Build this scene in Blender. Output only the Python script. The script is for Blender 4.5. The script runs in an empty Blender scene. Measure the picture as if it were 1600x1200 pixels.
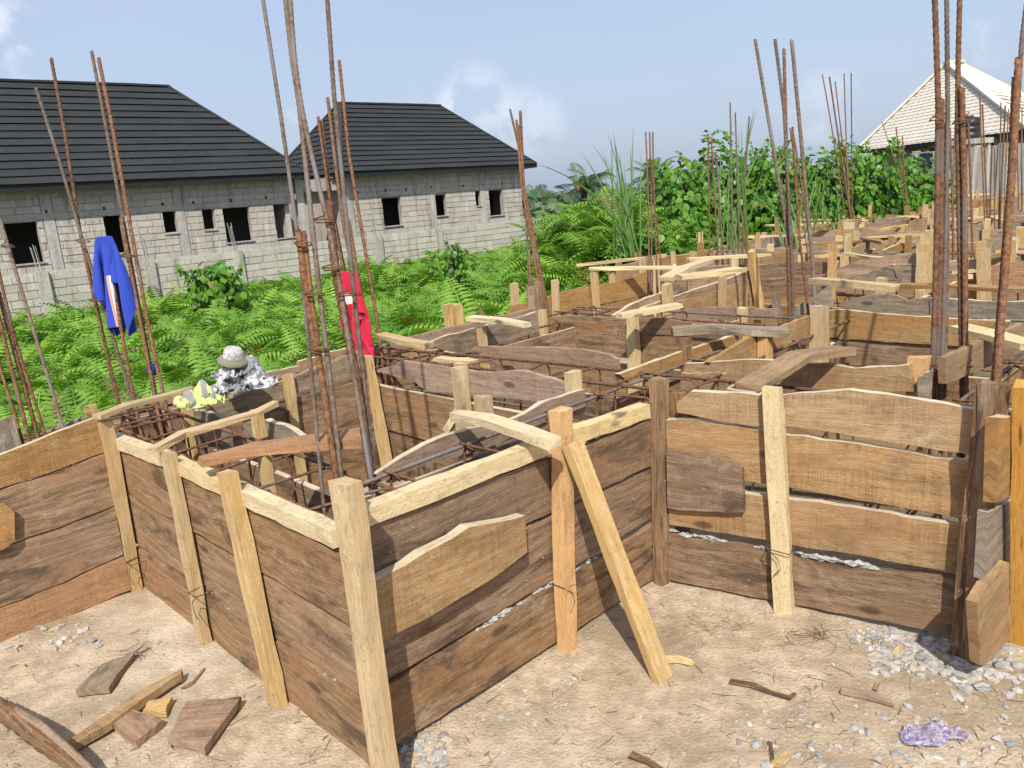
import bpy, math, random
import numpy as np
from mathutils import Vector, Matrix
random.seed(7); rng = np.random.default_rng(11)
R = math.radians
# ------------------------------------------------------------------ camera
PITCH, ROLL, FPX, EYE = R(13.281), R(4.599), 1235.15, 1.55
_f = np.array([0, math.cos(PITCH), -math.sin(PITCH)]); _d = np.array([0, -math.sin(PITCH), -math.cos(PITCH)]); _x = np.array([1., 0, 0])
CM = np.array([_x*math.cos(ROLL)+_d*math.sin(ROLL), -_x*math.sin(ROLL)+_d*math.cos(ROLL), _f])
CAMP = np.array([0, 0, EYE])
sc = bpy.context.scene
cam = bpy.data.cameras.new('camera'); camo = bpy.data.objects.new('camera', cam); sc.collection.objects.link(camo)
cam.sensor_width = 36; cam.lens = FPX/1600*36; cam.clip_start = .05; cam.clip_end = 2000
mw = Matrix.Identity(4)
for i in range(3):
    mw[i][0] = CM[0][i]; mw[i][1] = -CM[1][i]; mw[i][2] = -CM[2][i]; mw[i][3] = CAMP[i]
camo.matrix_world = mw; sc.camera = camo
# ------------------------------------------------------------------ sky, sun, exposure
SUN_AZ, SUN_EL = 183, 47
W = bpy.data.worlds.new('World'); sc.world = W; W.use_nodes = True
def build_world():
    nt = W.node_tree; N = nt.nodes; L = nt.links; N.clear()
    out = N.new('ShaderNodeOutputWorld'); bg = N.new('ShaderNodeBackground'); L.new(bg.outputs[0], out.inputs[0])
    sky = N.new('ShaderNodeTexSky'); sky.sky_type = 'NISHITA'; sky.sun_disc = False
    sky.sun_elevation = R(SUN_EL); sky.sun_rotation = R(SUN_AZ)
    sky.air_density = 1.0; sky.dust_density = 3.0; sky.ozone_density = 2.0; sky.altitude = 10
    bg.inputs[1].default_value = .104
    geo = N.new('ShaderNodeTexCoord')
    nz = N.new('ShaderNodeTexNoise'); nz.inputs['Scale'].default_value = 14; nz.inputs['Detail'].default_value = 7; nz.inputs['Roughness'].default_value = .58
    L.new(geo.outputs['Generated'], nz.inputs['Vector'])
    wide = N.new('ShaderNodeTexNoise'); wide.inputs['Scale'].default_value = 2.3; wide.inputs['Detail'].default_value = 4
    L.new(geo.outputs['Generated'], wide.inputs['Vector'])
    tot = None
    def mth(op, a, b=None, clamp=False):
        m = N.new('ShaderNodeMath'); m.operation = op; m.use_clamp = clamp
        for k, q in enumerate((a, b)):
            if q is None: continue
            if isinstance(q, (int, float)): m.inputs[k].default_value = q
            else: L.new(q, m.inputs[k])
        return m.outputs[0]
    # a few separate small cumulus (direction, angular radius, strength)
    for (px, py, rad, st) in [(12, 48, 2.3, .62), (745, 160, 3.2, .34), (700, 168, 1.5, .3), (640, 152, 1.1, .3), (1540, 66, 1.9, .25), (1225, 155, 1.6, .16), (30, 190, 4, .3), (1290, 170, 3, .25), (450, 215, 2, .35), (830, 190, 3, .3),
                              (-900, -300, 12, .5), (2400, -500, 14, .5), (800, -1500, 14, .45)]:
        v = CM.T @ np.array([px-800, py-600, FPX]); v /= np.linalg.norm(v)
        dt = N.new('ShaderNodeVectorMath'); dt.operation = 'DOT_PRODUCT'; L.new(geo.outputs['Generated'], dt.inputs[0]); dt.inputs[1].default_value = v
        mr = N.new('ShaderNodeMapRange'); mr.interpolation_type = 'SMOOTHSTEP'
        mr.inputs['From Min'].default_value = math.cos(R(rad)); mr.inputs['From Max'].default_value = 1.0
        mr.inputs['To Max'].default_value = st
        L.new(dt.outputs['Value'], mr.inputs['Value'])
        tot = mr.outputs[0] if tot is None else mth('ADD', tot, mr.outputs[0])
    thr = N.new('ShaderNodeMapRange'); thr.interpolation_type = 'SMOOTHSTEP'
    thr.inputs['From Min'].default_value = .43; thr.inputs['From Max'].default_value = .58; L.new(nz.outputs['Fac'], thr.inputs['Value'])
    c1 = mth('MULTIPLY', tot, thr.outputs[0], True)
    w2 = N.new('ShaderNodeMapRange'); w2.inputs['From Min'].default_value = .4; w2.inputs['From Max'].default_value = .75; w2.inputs['To Max'].default_value = .10
    L.new(wide.outputs['Fac'], w2.inputs['Value'])
    # thin milky air over the whole sky
    milk = mth('ADD', w2.outputs[0], .58)
    m0 = N.new('ShaderNodeMixRGB'); m0.inputs[2].default_value = (4.9, 5.75, 7.5, 1)
    L.new(milk, m0.inputs[0]); L.new(sky.outputs[0], m0.inputs[1])
    m1 = N.new('ShaderNodeMixRGB'); m1.inputs[2].default_value = (7.6, 8.0, 8.7, 1)
    L.new(c1, m1.inputs[0]); L.new(m0.outputs[0], m1.inputs[1])
    L.new(m1.outputs[0], bg.inputs[0])
build_world()
sun = bpy.data.lights.new('sun', 'SUN'); sun.energy = 4.2; sun.angle = R(.6); sun.color = (1, .945, .84)
suno = bpy.data.objects.new('sun', sun); sc.collection.objects.link(suno)
sd = Vector((math.sin(R(SUN_AZ))*math.cos(R(SUN_EL)), math.cos(R(SUN_AZ))*math.cos(R(SUN_EL)), math.sin(R(SUN_EL))))
suno.rotation_euler = sd.to_track_quat('Z', 'Y').to_euler(); suno.location = (0, -10, 20)
sc.view_settings.view_transform = 'Standard'; sc.view_settings.look = 'None'; sc.view_settings.gamma = 1
sc.view_settings.use_curve_mapping = False; sc.view_settings.exposure = 0.34
# ------------------------------------------------------------------ site axes: U runs right and away, V left and away
YAW = R(46.716)
UA = np.array([math.sin(YAW), math.cos(YAW), 0]); VA = np.array([-math.cos(YAW), math.sin(YAW), 0]); ZA = np.array([0, 0, 1.])
def uvz(u, v, z=0.): return UA*u + VA*v + ZA*z
def ray(px, py): return CM.T @ np.array([px-800, py-600, FPX])
def at(px, py, z):                       # survey point at height z
    r = ray(px, py); return CAMP + r*((z-EYE)/r[2])
def atd(px, py, dep): return CAMP + ray(px, py)*dep/FPX   # survey point at a known range
class Plane:                              # an upright plane, n = outward side (towards the viewer)
    def __init__(s, p0, p1):
        s.o = np.array([p0[0], p0[1], 0.]); t = np.array([p1[0]-p0[0], p1[1]-p0[1], 0.]); s.L = np.linalg.norm(t); s.t = t/s.L
        n = np.array([s.t[1], -s.t[0], 0])
        if n @ (CAMP-s.o)*1 < 0: n = -n
        s.n = n
    def hit(s, px, py, off=0.):
        r = ray(px, py); o = s.o+s.n*off
        return CAMP + r*(((o-CAMP) @ s.n)/(r @ s.n))
    def st(s, px, py, off=0.):
        p = s.hit(px, py, off); return ((p-s.o) @ s.t, p[2])
    def pt(s, a, z, off=0.): return s.o+s.t*a+ZA*z+s.n*off
def PV(u0, du=0.): return Plane(uvz(u0, 0), uvz(u0+du, 3))       # wall along V
def PU(v0, dv=0.): return Plane(uvz(0, v0), uvz(3, v0+dv))       # wall along U
# ------------------------------------------------------------------ mesh helpers
COL = sc.collection
class MB:
    def __init__(s): s.v = []; s.f = []; s.uv = []; s.n = 0
    def add(s, v, f, uv=None):
        v = np.asarray(v, float).reshape(-1, 3); k = s.n; s.v.append(v); s.n += len(v)
        s.f += [tuple(i+k for i in q) for q in f]
        s.uv.append(np.zeros((len(v), 2)) if uv is None else np.asarray(uv, float).reshape(-1, 2)); return s
def link(name, me, parent=None, loc=(0, 0, 0)):
    o = bpy.data.objects.new(name, me); COL.objects.link(o)
    if parent is not None: o.parent = parent
    o.location = loc; return o
def wbase(o):
    b = np.zeros(3)
    while o is not None: b = b+np.array(o.location); o = o.parent
    return b
def meshobj(name, mb, mat, parent=None, smooth=False, pivot=None, edge=None):
    v = np.concatenate(mb.v); uv = np.concatenate(mb.uv)
    c = (v.min(0)+v.max(0))/2 if pivot is None else np.array(pivot)
    me = bpy.data.meshes.new(name); me.from_pydata((v-c).tolist(), [], mb.f)
    li = np.empty(len(me.loops), dtype=np.int32); me.loops.foreach_get('vertex_index', li)
    ul = me.uv_layers.new(name='UVMap'); ul.data.foreach_set('uv', uv[li].astype(np.float32).ravel())
    if smooth: me.polygons.foreach_set('use_smooth', [True]*len(me.polygons))
    if mat: me.materials.append(mat)
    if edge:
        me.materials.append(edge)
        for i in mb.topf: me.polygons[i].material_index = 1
    return link(name, me, parent, c-(wbase(parent) if parent else 0))
def bigmesh(name, verts, quads, mat, parent=None, rnd=None, tri=False):
    """fast numpy mesh of equal polygons"""
    k = quads.shape[1]; me = bpy.data.meshes.new(name)
    me.vertices.add(len(verts)); me.vertices.foreach_set('co', verts.astype(np.float32).ravel())
    me.loops.add(quads.size); me.loops.foreach_set('vertex_index', quads.astype(np.int32).ravel())
    me.polygons.add(len(quads)); me.polygons.foreach_set('loop_start', np.arange(0, quads.size, k, dtype=np.int32))
    me.polygons.foreach_set('loop_total', np.full(len(quads), k, dtype=np.int32))
    if rnd is not None:
        a = me.attributes.new('rnd', 'FLOAT', 'POINT'); a.data.foreach_set('value', rnd.astype(np.float32))
    me.update(calc_edges=True); me.materials.append(mat)
    o = link(name, me, parent)
    if parent is not None: o.location = -wbase(parent)
    return o
def tag(o, label=None, cat=None, group=None, kind=None):
    if label: o['label'] = label
    if cat: o['category'] = cat
    if group: o['group'] = group
    if kind: o['kind'] = kind
    return o
def thing(name, label, cat, loc=(0, 0, 0), group=None):
    o = bpy.data.objects.new(name, None); COL.objects.link(o); o.location = loc; o.empty_display_size = .1
    return tag(o, label, cat, group, 'thing')
def jit(a): return random.uniform(-a, a)
BOXF = [(0, 1, 2, 3), (7, 6, 5, 4), (0, 4, 5, 1), (1, 5, 6, 2), (2, 6, 7, 3), (3, 7, 4, 0)]
def bar_mb(mb, pts, w, t, side, up=None, n=None, taper=(1, 1), wob=.003):
    """rough-sawn length of timber along polyline pts; side = direction of its width w, thickness t across"""
    pts = [np.array(p, float) for p in pts]
    if len(pts) == 2:
        n = n or max(2, min(8, int(np.linalg.norm(pts[1]-pts[0])/.14)+1))
        pts = [pts[0]+(pts[1]-pts[0])*i/n for i in range(n+1)]
    V = []; UV = []; s = 0; uo = random.uniform(0, 50); vo = random.uniform(0, 50); m = len(pts)-1
    for i, p in enumerate(pts):
        ax = pts[min(i+1, m)]-pts[max(i-1, 0)]; ax /= np.linalg.norm(ax)
        a = side-ax*(side @ ax); a /= np.linalg.norm(a); b = np.cross(ax, a)
        if i: s += np.linalg.norm(pts[i]-pts[i-1])
        k = taper[0]+(taper[1]-taper[0])*i/m
        ww = w*k/2; tt = t*(.6+.4*k)/2
        e = 0 if not 0 < i < m else 1
        for (x, y, q) in ((-1, -1, 0), (1, -1, 1), (1, 1, 1.35), (-1, 1, 2.35)):
            V.append(p+a*(x*ww+jit(wob))+b*(y*tt+jit(wob))+ax*(jit(.006) if not e else 0)); UV.append((s+uo, q*w+vo))
    F = [(0, 3, 2, 1)]
    for i in range(m):
        for j in range(4):
            a0 = i*4+j; a1 = i*4+(j+1) % 4; F.append((a0, a1, a1+4, a0+4))
    F.append(tuple(m*4+j for j in range(4)))
    mb.add(V, F, UV)
def plank_mb(mb, top, bot, pl, thick, off, rag=.004, cols=None):
    mb.topf = []
    """plank outline on plane pl: top / bottom edges as (s,z) polylines; thickness goes inward from off"""
    top = np.array(sorted(top)); bot = np.array(sorted(bot)); rev = False
    L = max(top[-1, 0], bot[-1, 0])-min(top[0, 0], bot[0, 0])
    n = cols or int(max(6, min(26, L/.055))); V = []; UV = []
    uo = random.uniform(0, 50); vo = random.uniform(0, 50); bow = jit(.006)
    tw = [jit(.004) for _ in range(2)]
    for i in range(n+1):
        k = i/n
        a = top[0, 0]+(top[-1, 0]-top[0, 0])*k; b = bot[0, 0]+(bot[-1, 0]-bot[0, 0])*k
        za = np.interp(a, top[:, 0], top[:, 1])+jit(rag); zb = np.interp(b, bot[:, 0], bot[:, 1])+jit(rag*.7)
        if i in (0, n): a += jit(rag*1.5); b += jit(rag*1.5)
        o1 = off+bow*math.sin(k*3.14)+tw[0]*(k-.5); o2 = off+bow*math.sin(k*3.14)+tw[1]*(k-.5)
        V += [pl.pt(a, za, o1), pl.pt(b, zb, o2), pl.pt(b, zb-jit(.003), o2-thick), pl.pt(a, za-jit(.003), o1-thick)]
        UV += [(a+uo, za+vo), (b+uo, zb+vo), (b+uo, zb+vo-thick), (a+uo, za+vo+thick)]
    F = []
    for i in range(n):
        for j in range(4):
            a0 = i*4+j; a1 = i*4+(j+1) % 4; F.append((a0, a0+4, a1+4, a1))
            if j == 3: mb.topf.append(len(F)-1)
    F += [(0, 1, 2, 3), (n*4+3, n*4+2, n*4+1, n*4)]
    mb.add(V, F, UV)
def tube_mb(mb, pts, r, sides=8, rib=0., step=None, tilt=.8, r_end=None):
    pts = [np.array(p, float) for p in pts]
    seg = [np.linalg.norm(pts[i+1]-pts[i]) for i in range(len(pts)-1)]; cum = np.concatenate([[0], np.cumsum(seg)]); T = cum[-1]
    if step is None: S = cum
    else: S = np.linspace(0, T, max(2, int(T/step)+1))
    P = np.array([[np.interp(q, cum, [p[k] for p in pts]) for k in range(3)] for q in S])
    if len(pts) > 2 and step:                                # round the corners a little
        for _ in range(6): P[1:-1] = P[1:-1]*.5+(P[:-2]+P[2:])*.25
    n = len(P); D = np.gradient(P, axis=0); D /= np.linalg.norm(D, axis=1)[:, None]
    ref = np.array([0, 0, 1.]) if abs(D[0][2]) < .8 else np.array([1., 0, 0])
    A = np.cross(D, ref); A /= np.linalg.norm(A, axis=1)[:, None]; B = np.cross(D, A)
    th = np.arange(sides)*2*math.pi/sides
    rr = np.full(n, r) if r_end is None else np.linspace(r, r_end, n)
    if rib:
        rr = rr*(1+rib*np.where(np.arange(n) % 2 == 0, 1, -.25))
    V = P[:, None, :]+A[:, None, :]*(rr[:, None]*np.cos(th))[:, :, None]+B[:, None, :]*(rr[:, None]*np.sin(th))[:, :, None]
    if rib: V += D[:, None, :]*(tilt*r*np.cos(th))[None, :, None]
    V = V.reshape(-1, 3); F = []
    for i in range(n-1):
        for j in range(sides):
            a = i*sides+j; b = i*sides+(j+1) % sides; F.append((a, b, b+sides, a+sides))
    F += [tuple(range(sides-1, -1, -1)), tuple((n-1)*sides+j for j in range(sides))]
    UV = np.stack([np.repeat(S, sides), np.tile(th*r, n)], 1)
    mb.add(V, F, UV)
# ------------------------------------------------------------------ materials
def newmat(name):
    m = bpy.data.materials.new(name); m.use_nodes = True; nt = m.node_tree
    return m, nt, nt.nodes, nt.links, nt.nodes['Principled BSDF']
class G:
    """short hand for node graphs"""
    def __init__(s, nt): s.N = nt.nodes; s.L = nt.links
    def n(s, t, **k):
        o = s.N.new('ShaderNode'+t)
        for a, b in k.items(): setattr(o, a, b)
        return o
    def put(s, sock, v):
        if v is None: return
        if isinstance(v, (int, float, tuple, list)): sock.default_value = v
        else: s.L.new(v, sock)
    def math(s, op, a, b=None, clamp=False):
        o = s.n('Math', operation=op, use_clamp=clamp); s.put(o.inputs[0], a); s.put(o.inputs[1], b); return o.outputs[0]
    def noise(s, vec, scale, det=3, rough=.55, dist=0.):
        o = s.n('TexNoise'); s.put(o.inputs['Vector'], vec); o.inputs['Scale'].default_value = scale; o.inputs['Detail'].default_value = det
        o.inputs['Roughness'].default_value = rough; o.inputs['Distortion'].default_value = dist; return o.outputs['Fac']
    def map(s, vec, scale=(1, 1, 1), loc=(0, 0, 0)):
        o = s.n('Mapping'); s.put(o.inputs['Vector'], vec); s.put(o.inputs['Scale'], scale); s.put(o.inputs['Location'], loc); return o.outputs[0]
    def ramp(s, f, a, b, lo=0., hi=1.):
        o = s.n('MapRange'); o.interpolation_type = 'SMOOTHSTEP'; s.put(o.inputs['Value'], f)
        for q, w in (('From Min', a), ('From Max', b), ('To Min', lo), ('To Max', hi)): o.inputs[q].default_value = w
        return o.outputs[0]
    def mix(s, f, a, b, blend='MIX'):
        o = s.n('MixRGB', blend_type=blend); s.put(o.inputs[0], f)
        for k, q in ((1, a), (2, b)):
            if isinstance(q, tuple) and len(q) == 3: q = q+(1,)
            s.put(o.inputs[k], q)
        return o.outputs[0]
    def bump(s, h, st, dist=.01, nrm=None):
        o = s.n('Bump'); s.put(o.inputs['Height'], h); o.inputs['Strength'].default_value = st; o.inputs['Distance'].default_value = dist
        if nrm: s.L.new(nrm, o.inputs['Normal'])
        return o.outputs[0]
def wood(name, dark, light, stain=.3, saw=0., var=.25, contrast=1., blotch=(.06, .045, .035), warm=None):
    m, nt, N, L, P = newmat(name); g = G(nt)
    uv = g.n('UVMap', uv_map='UVMap').outputs[0]; oi = g.n('ObjectInfo')
    seed = g.n('CombineXYZ'); r10 = g.math('MULTIPLY', oi.outputs['Random'], 37.); g.L.new(r10, seed.inputs[0]); g.L.new(r10, seed.inputs[1]); g.L.new(r10, seed.inputs[2])
    va = g.n('VectorMath', operation='ADD'); L.new(uv, va.inputs[0]); L.new(seed.outputs[0], va.inputs[1]); v = va.outputs[0]
    bend = g.noise(g.map(v, (1.2, 2.5, 1)), 1.6, 2)                 # wandering grain
    sep = g.n('SeparateXYZ'); L.new(v, sep.inputs[0])
    cy = g.math('ADD', sep.outputs[1], g.math('MULTIPLY', bend, .10))
    cv = g.n('CombineXYZ'); L.new(sep.outputs[0], cv.inputs[0]); L.new(cy, cv.inputs[1])
    gr = g.noise(g.map(cv.outputs[0], (2.2, 38, 1)), 1.3, 4, .62)
    fine = g.noise(g.map(cv.outputs[0], (9, 240, 1)), 1.0, 3, .6)
    f = g.math('ADD', g.math('MULTIPLY', g.ramp(gr, .5-.22/contrast, .5+.22/contrast), .65), g.math('MULTIPLY', g.ramp(fine, .3, .7), .35))
    col = g.mix(f, dark, light)
    mot = g.noise(g.map(v, (9, 22, 1)), 2.2, 5, .72); col = g.mix(g.ramp(mot, .50, .68, 0, .55), col, g.mix(1., col, (.52, .48, .44, 1), 'MULTIPLY')); col = g.mix(g.ramp(mot, .48, .30, 0, .30), col, g.mix(.5, col, (.62, .54, .42)))
    grit = g.noise(g.map(cv.outputs[0], (75, 190, 1), (3, 1, 0)), 1.0, 4, .75)
    col = g.mix(g.ramp(grit, .52, .70, 0, .75), col, g.mix(1., col, (.50, .43, .38, 1), 'MULTIPLY')); col = g.mix(g.ramp(grit, .46, .30, 0, .75), col, g.mix(1., col, (1.42, 1.40, 1.36, 1), 'MULTIPLY'))
    h0 = grit
    if warm: col = g.mix(g.ramp(g.noise(g.map(v, (1, 4, 1)), 2.2, 3), .45, .7), col, g.mix(.6, col, warm))
    bl = g.ramp(g.noise(g.map(v, (1.9, 5.5, 1)), 1.7, 7, .66, .6), .50, .66)
    col = g.mix(g.math('MULTIPLY', bl, stain), col, blotch)
    lt = g.ramp(g.noise(g.map(v, (2.5, 3, 1), (7, 3, 0)), 2.1, 7, .75), .56, .70)      # dried cement splashes and bleaching
    col = g.mix(g.math('MULTIPLY', lt, .40), col, (.50, .44, .36))
    sp = g.ramp(g.noise(g.map(v, (40, 90, 1), (7, 3, 0)), 1.0, 2, .5), .70, .74)
    col = g.mix(g.math('MULTIPLY', sp, .35), col, (.55, .5, .44))
    vo = g.n('TexVoronoi'); L.new(g.map(v, (2.1, 5.2, 1)), vo.inputs['Vector']); vo.inputs['Scale'].default_value = 1
    col = g.mix(g.ramp(vo.outputs['Distance'], .05, .11, .7, 0.), col, (.05, .032, .022))
    h = g.math('ADD', g.math('ADD', g.math('MULTIPLY', gr, .5), g.math('MULTIPLY', fine, .6)), g.math('MULTIPLY', h0, -.8))
    if saw:                                                        # fine rip-saw scratches across the board
        sn = g.noise(g.map(v, (310, 7, 1)), 1.0, 2, .5); sb = g.noise(g.map(v, (70, 3, 1)), 1.0, 2, .5)
        patch = g.ramp(g.noise(g.map(v, (2.2, 5, 1)), 1.6, 3), .36, .66)
        sw = g.math('MULTIPLY', g.math('ADD', g.math('MULTIPLY', g.ramp(sn, .38, .66), .6), g.math('MULTIPLY', g.ramp(sb, .4, .65), .4)), patch)
        col = g.mix(g.math('MULTIPLY', sw, saw), col, g.mix(1., col, (.50, .44, .36, 1), 'MULTIPLY'))
        h = g.math('ADD', h, g.math('MULTIPLY', sw, -.25))
    hs = g.n('HueSaturation'); L.new(col, hs.inputs['Color'])
    g.put(hs.inputs['Value'], g.math('ADD', 1-var/2, g.math('MULTIPLY', oi.outputs['Random'], var)))
    g.put(hs.inputs['Saturation'], g.math('ADD', .86, g.math('MULTIPLY', g.math('FRACT', g.math('MULTIPLY', oi.outputs['Random'], 7.31)), .25)))
    L.new(hs.outputs[0], P.inputs['Base Color'])
    P.inputs['Roughness'].default_value = .82; P.inputs['Specular IOR Level'].default_value = .25
    L.new(g.bump(h, .55, .006), P.inputs['Normal'])
    return m
M = {}
M['old'] = wood('old_brown_board', (.125, .074, .040), (.40, .26, .155), .75, .3, .35, .95, (.065, .042, .028), (.29, .155, .078))
M['grey'] = wood('weathered_grey_board', (.18, .135, .095), (.40, .325, .235), .5, .4, .3, .9, (.07, .055, .042))
M['tan'] = wood('sawn_tan_board', (.27, .158, .070), (.445, .288, .137), .34, .6, .2, .9, (.13, .085, .045), (.36, .185, .07))
M['red'] = wood('reddish_board', (.255, .155, .10), (.46, .32, .22), .40, .4, .25, .9)
M['orange'] = wood('fresh_orange_board', (.32, .155, .065), (.46, .25, .11), .15, .25, .12, .8)
M['pale'] = wood('fresh_pale_stick', (.42, .285, .13), (.64, .475, .255), .20, 0, .2, 1.1, (.2, .13, .07), (.50, .30, .11))
M['cream'] = wood('cream_batten', (.54, .41, .215), (.70, .57, .335), .10, 0, .1, .9, (.36, .25, .14))
M['amber'] = wood('amber_stake', (.55, .285, .075), (.67, .39, .14), .12, 0, .08)
M['bark'] = wood('bark_slab', (.055, .034, .023), (.29, .17, .095), .7, 0, .2, 1.4)
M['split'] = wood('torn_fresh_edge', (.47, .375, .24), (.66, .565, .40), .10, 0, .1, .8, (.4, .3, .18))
def rustmat(name, lo, hi, grey, gf):
    m, nt, N, L, P = newmat(name); g = G(nt)
    ps = g.n('NewGeometry').outputs['Position']; oi = g.n('ObjectInfo')
    a = g.noise(ps, 55, 4, .65); b = g.noise(g.map(ps, (1, 1, .8)), 4.5, 3); c = g.noise(ps, 260, 2)
    col = g.mix(g.ramp(a, .32, .7), lo, hi)
    col = g.mix(g.math('MULTIPLY', g.ramp(b, .62-gf*.35, .80-gf*.35), .8), col, grey)
    col = g.mix(g.ramp(c, .62, .75, 0, .6), col, (.36, .17, .06))
    hs = g.n('HueSaturation'); L.new(col, hs.inputs['Color']); g.put(hs.inputs['Value'], g.math('ADD', .8, g.math('MULTIPLY', oi.outputs['Random'], .45)))
    L.new(hs.outputs[0], P.inputs['Base Color']); P.inputs['Roughness'].default_value = .88; P.inputs['Specular IOR Level'].default_value = .25
    L.new(g.bump(g.math('ADD', a, c), .5, .002), P.inputs['Normal']); return m
M['rust'] = rustmat('rusty_steel', (.085, .042, .025), (.235, .115, .058), (.15, .125, .11), .22)
M['steel'] = rustmat('grey_brown_steel', (.085, .062, .05), (.19, .135, .098), (.16, .152, .15), .45)
M['wire'] = rustmat('dark_binding_wire', (.06, .035, .025), (.14, .07, .04), (.1, .08, .07), .2)
def simple(name, c, rough=.85, bump=0., scale=30, var=.15, spec=.3, dirt=None, det=5, streak=0):
    m, nt, N, L, P = newmat(name); g = G(nt); ps = g.n('NewGeometry').outputs['Position']
    a = g.noise(ps, scale, det, .6); b = g.noise(ps, scale*.13, 4, .6); oi = g.n('ObjectInfo')
    k = tuple(x*(1-var*2) for x in c); col = g.mix(g.ramp(a, .3, .7), k, c)
    if dirt: col = g.mix(g.ramp(b, .45, .68, 0, .7), col, dirt)
    if streak: col = g.mix(g.math('MULTIPLY', g.ramp(g.noise(g.map(ps, (2.6, 2.6, .22)), 1.5, 5, .65), .5, .68), streak), col, g.mix(1., col, (.62, .60, .56, 1), 'MULTIPLY')); col = g.mix(g.math('MULTIPLY', g.ramp(g.noise(g.map(ps, (3.5, 3.5, .5), (4, 2, 0)), 1.3, 4, .6), .58, .72), streak*.6), col, (.66, .63, .57))
    hs = g.n('HueSaturation'); L.new(col, hs.inputs['Color']); g.put(hs.inputs['Value'], g.math('ADD', 1-var*.6, g.math('MULTIPLY', oi.outputs['Random'], var*1.2)))
    L.new(hs.outputs[0], P.inputs['Base Color']); P.inputs['Roughness'].default_value = rough; P.inputs['Specular IOR Level'].default_value = spec
    if bump: L.new(g.bump(a, bump, .01), P.inputs['Normal'])
    return m
M['block'] = simple('sandcrete_block', (.56, .52, .455), .95, .5, 28, .16, .1, (.43, .395, .34), streak=.8)
M['mortar'] = simple('mortar', (.43, .40, .355), .95, .6, 40, .15, .1, (.33, .31, .27), streak=.8)
M['wmortar'] = simple('pale_mortar', (.50, .49, .46), .95, .6, 40, .12, .1, (.36, .345, .32), streak=.7)
M['conc'] = simple('cast_concrete', (.50, .475, .43), .92, .4, 18, .14, .15, (.36, .34, .305), streak=.8)
M['crumb'] = simple('spilled_concrete', (.46, .45, .43), .95, .9, 60, .2, .1)
M['roof'] = simple('charcoal_roof_sheet', (.030, .0335, .037), .8, .35, 90, .18, .35, (.037, .04, .043))
M['fascia'] = simple('dark_fascia', (.022, .022, .024), .6, .1, 20, .1)
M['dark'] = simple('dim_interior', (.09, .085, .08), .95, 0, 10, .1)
M['croof'] = simple('cream_roof_tile', (.72, .66, .55), .6, .1, 8, .08, .3)
M['cwall'] = simple('beige_render', (.42, .36, .29), .9, .2, 10, .1, .2, (.34, .29, .24))
M['black'] = simple('black_plastic_and_hole_shade', (.018, .018, .02), .45, 0, 10, .1, .5)
M['nail'] = simple('bright_nail', (.36, .36, .37), .5, 0, 10, .1, .5)
M['white'] = simple('white_paint', (.74, .73, .70), .6, 0, 10, .05)
M['navy'] = simple('navy_cloth', (.02, .025, .08), .9, 0, 20, .1)
M['stone'] = simple('grey_stone', (.36, .35, .34), .85, .5, 45, .25, .25, (.22, .22, .23))
M['twig'] = simple('dry_twig', (.12, .075, .045), .9, .3, 60, .3)
M['straw'] = simple('straw', (.42, .32, .17), .85, .2, 60, .25)
M['chip'] = simple('wood_chip', (.5, .38, .22), .85, .2, 60, .25)
def leafmat(name, c1, c2, c3, trans=.35, rough=.5):
    m, nt, N, L, P = newmat(name); g = G(nt)
    at_ = g.n('Attribute', attribute_name='rnd').outputs['Fac']; ps = g.n('NewGeometry').outputs['Position']; oi = g.n('ObjectInfo')
    k = g.math('FRACT', g.math('ADD', at_, g.math('MULTIPLY', oi.outputs['Random'], 1.)))
    col = g.mix(k, c1, c2); col = g.mix(g.ramp(g.noise(ps, .9, 3), .42, .66), col, g.mix(.55, col, c3))
    col = g.mix(g.ramp(g.math('FRACT', g.math('MULTIPLY', k, 13.7)), .965, .97), col, (.20, .15, .05))
    L.new(col, P.inputs['Base Color']); P.inputs['Roughness'].default_value = rough; P.inputs['Specular IOR Level'].default_value = .4
    tr = g.n('BsdfTranslucent'); L.new(g.mix(1., col, (1.5, 1.5, .6, 1), 'MULTIPLY'), tr.inputs[0])
    mx = g.n('MixShader'); mx.inputs[0].default_value = trans; L.new(P.outputs[0], mx.inputs[1]); L.new(tr.outputs[0], mx.inputs[2])
    L.new(mx.outputs[0], N['Material Output'].inputs[0]); return m
M['fern'] = leafmat('fern_green', (.045, .14, .010), (.255, .43, .055), (.13, .31, .025), .26)
M['leaf'] = leafmat('broad_leaf_green', (.025, .095, .008), (.145, .315, .024), (.075, .215, .014), .3, .45)
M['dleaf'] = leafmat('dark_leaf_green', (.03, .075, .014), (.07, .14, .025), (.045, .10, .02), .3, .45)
M['blade'] = leafmat('grass_blade_green', (.055, .14, .03), (.14, .26, .06), (.09, .19, .04), .3)
M['palm'] = leafmat('far_palm_green', (.05, .10, .045), (.10, .155, .07), (.08, .13, .07), .25)
M['soil'] = simple('dark_leaf_litter', (.05, .042, .025), .95, .6, 20, .25, .1, (.03, .045, .015))
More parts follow.
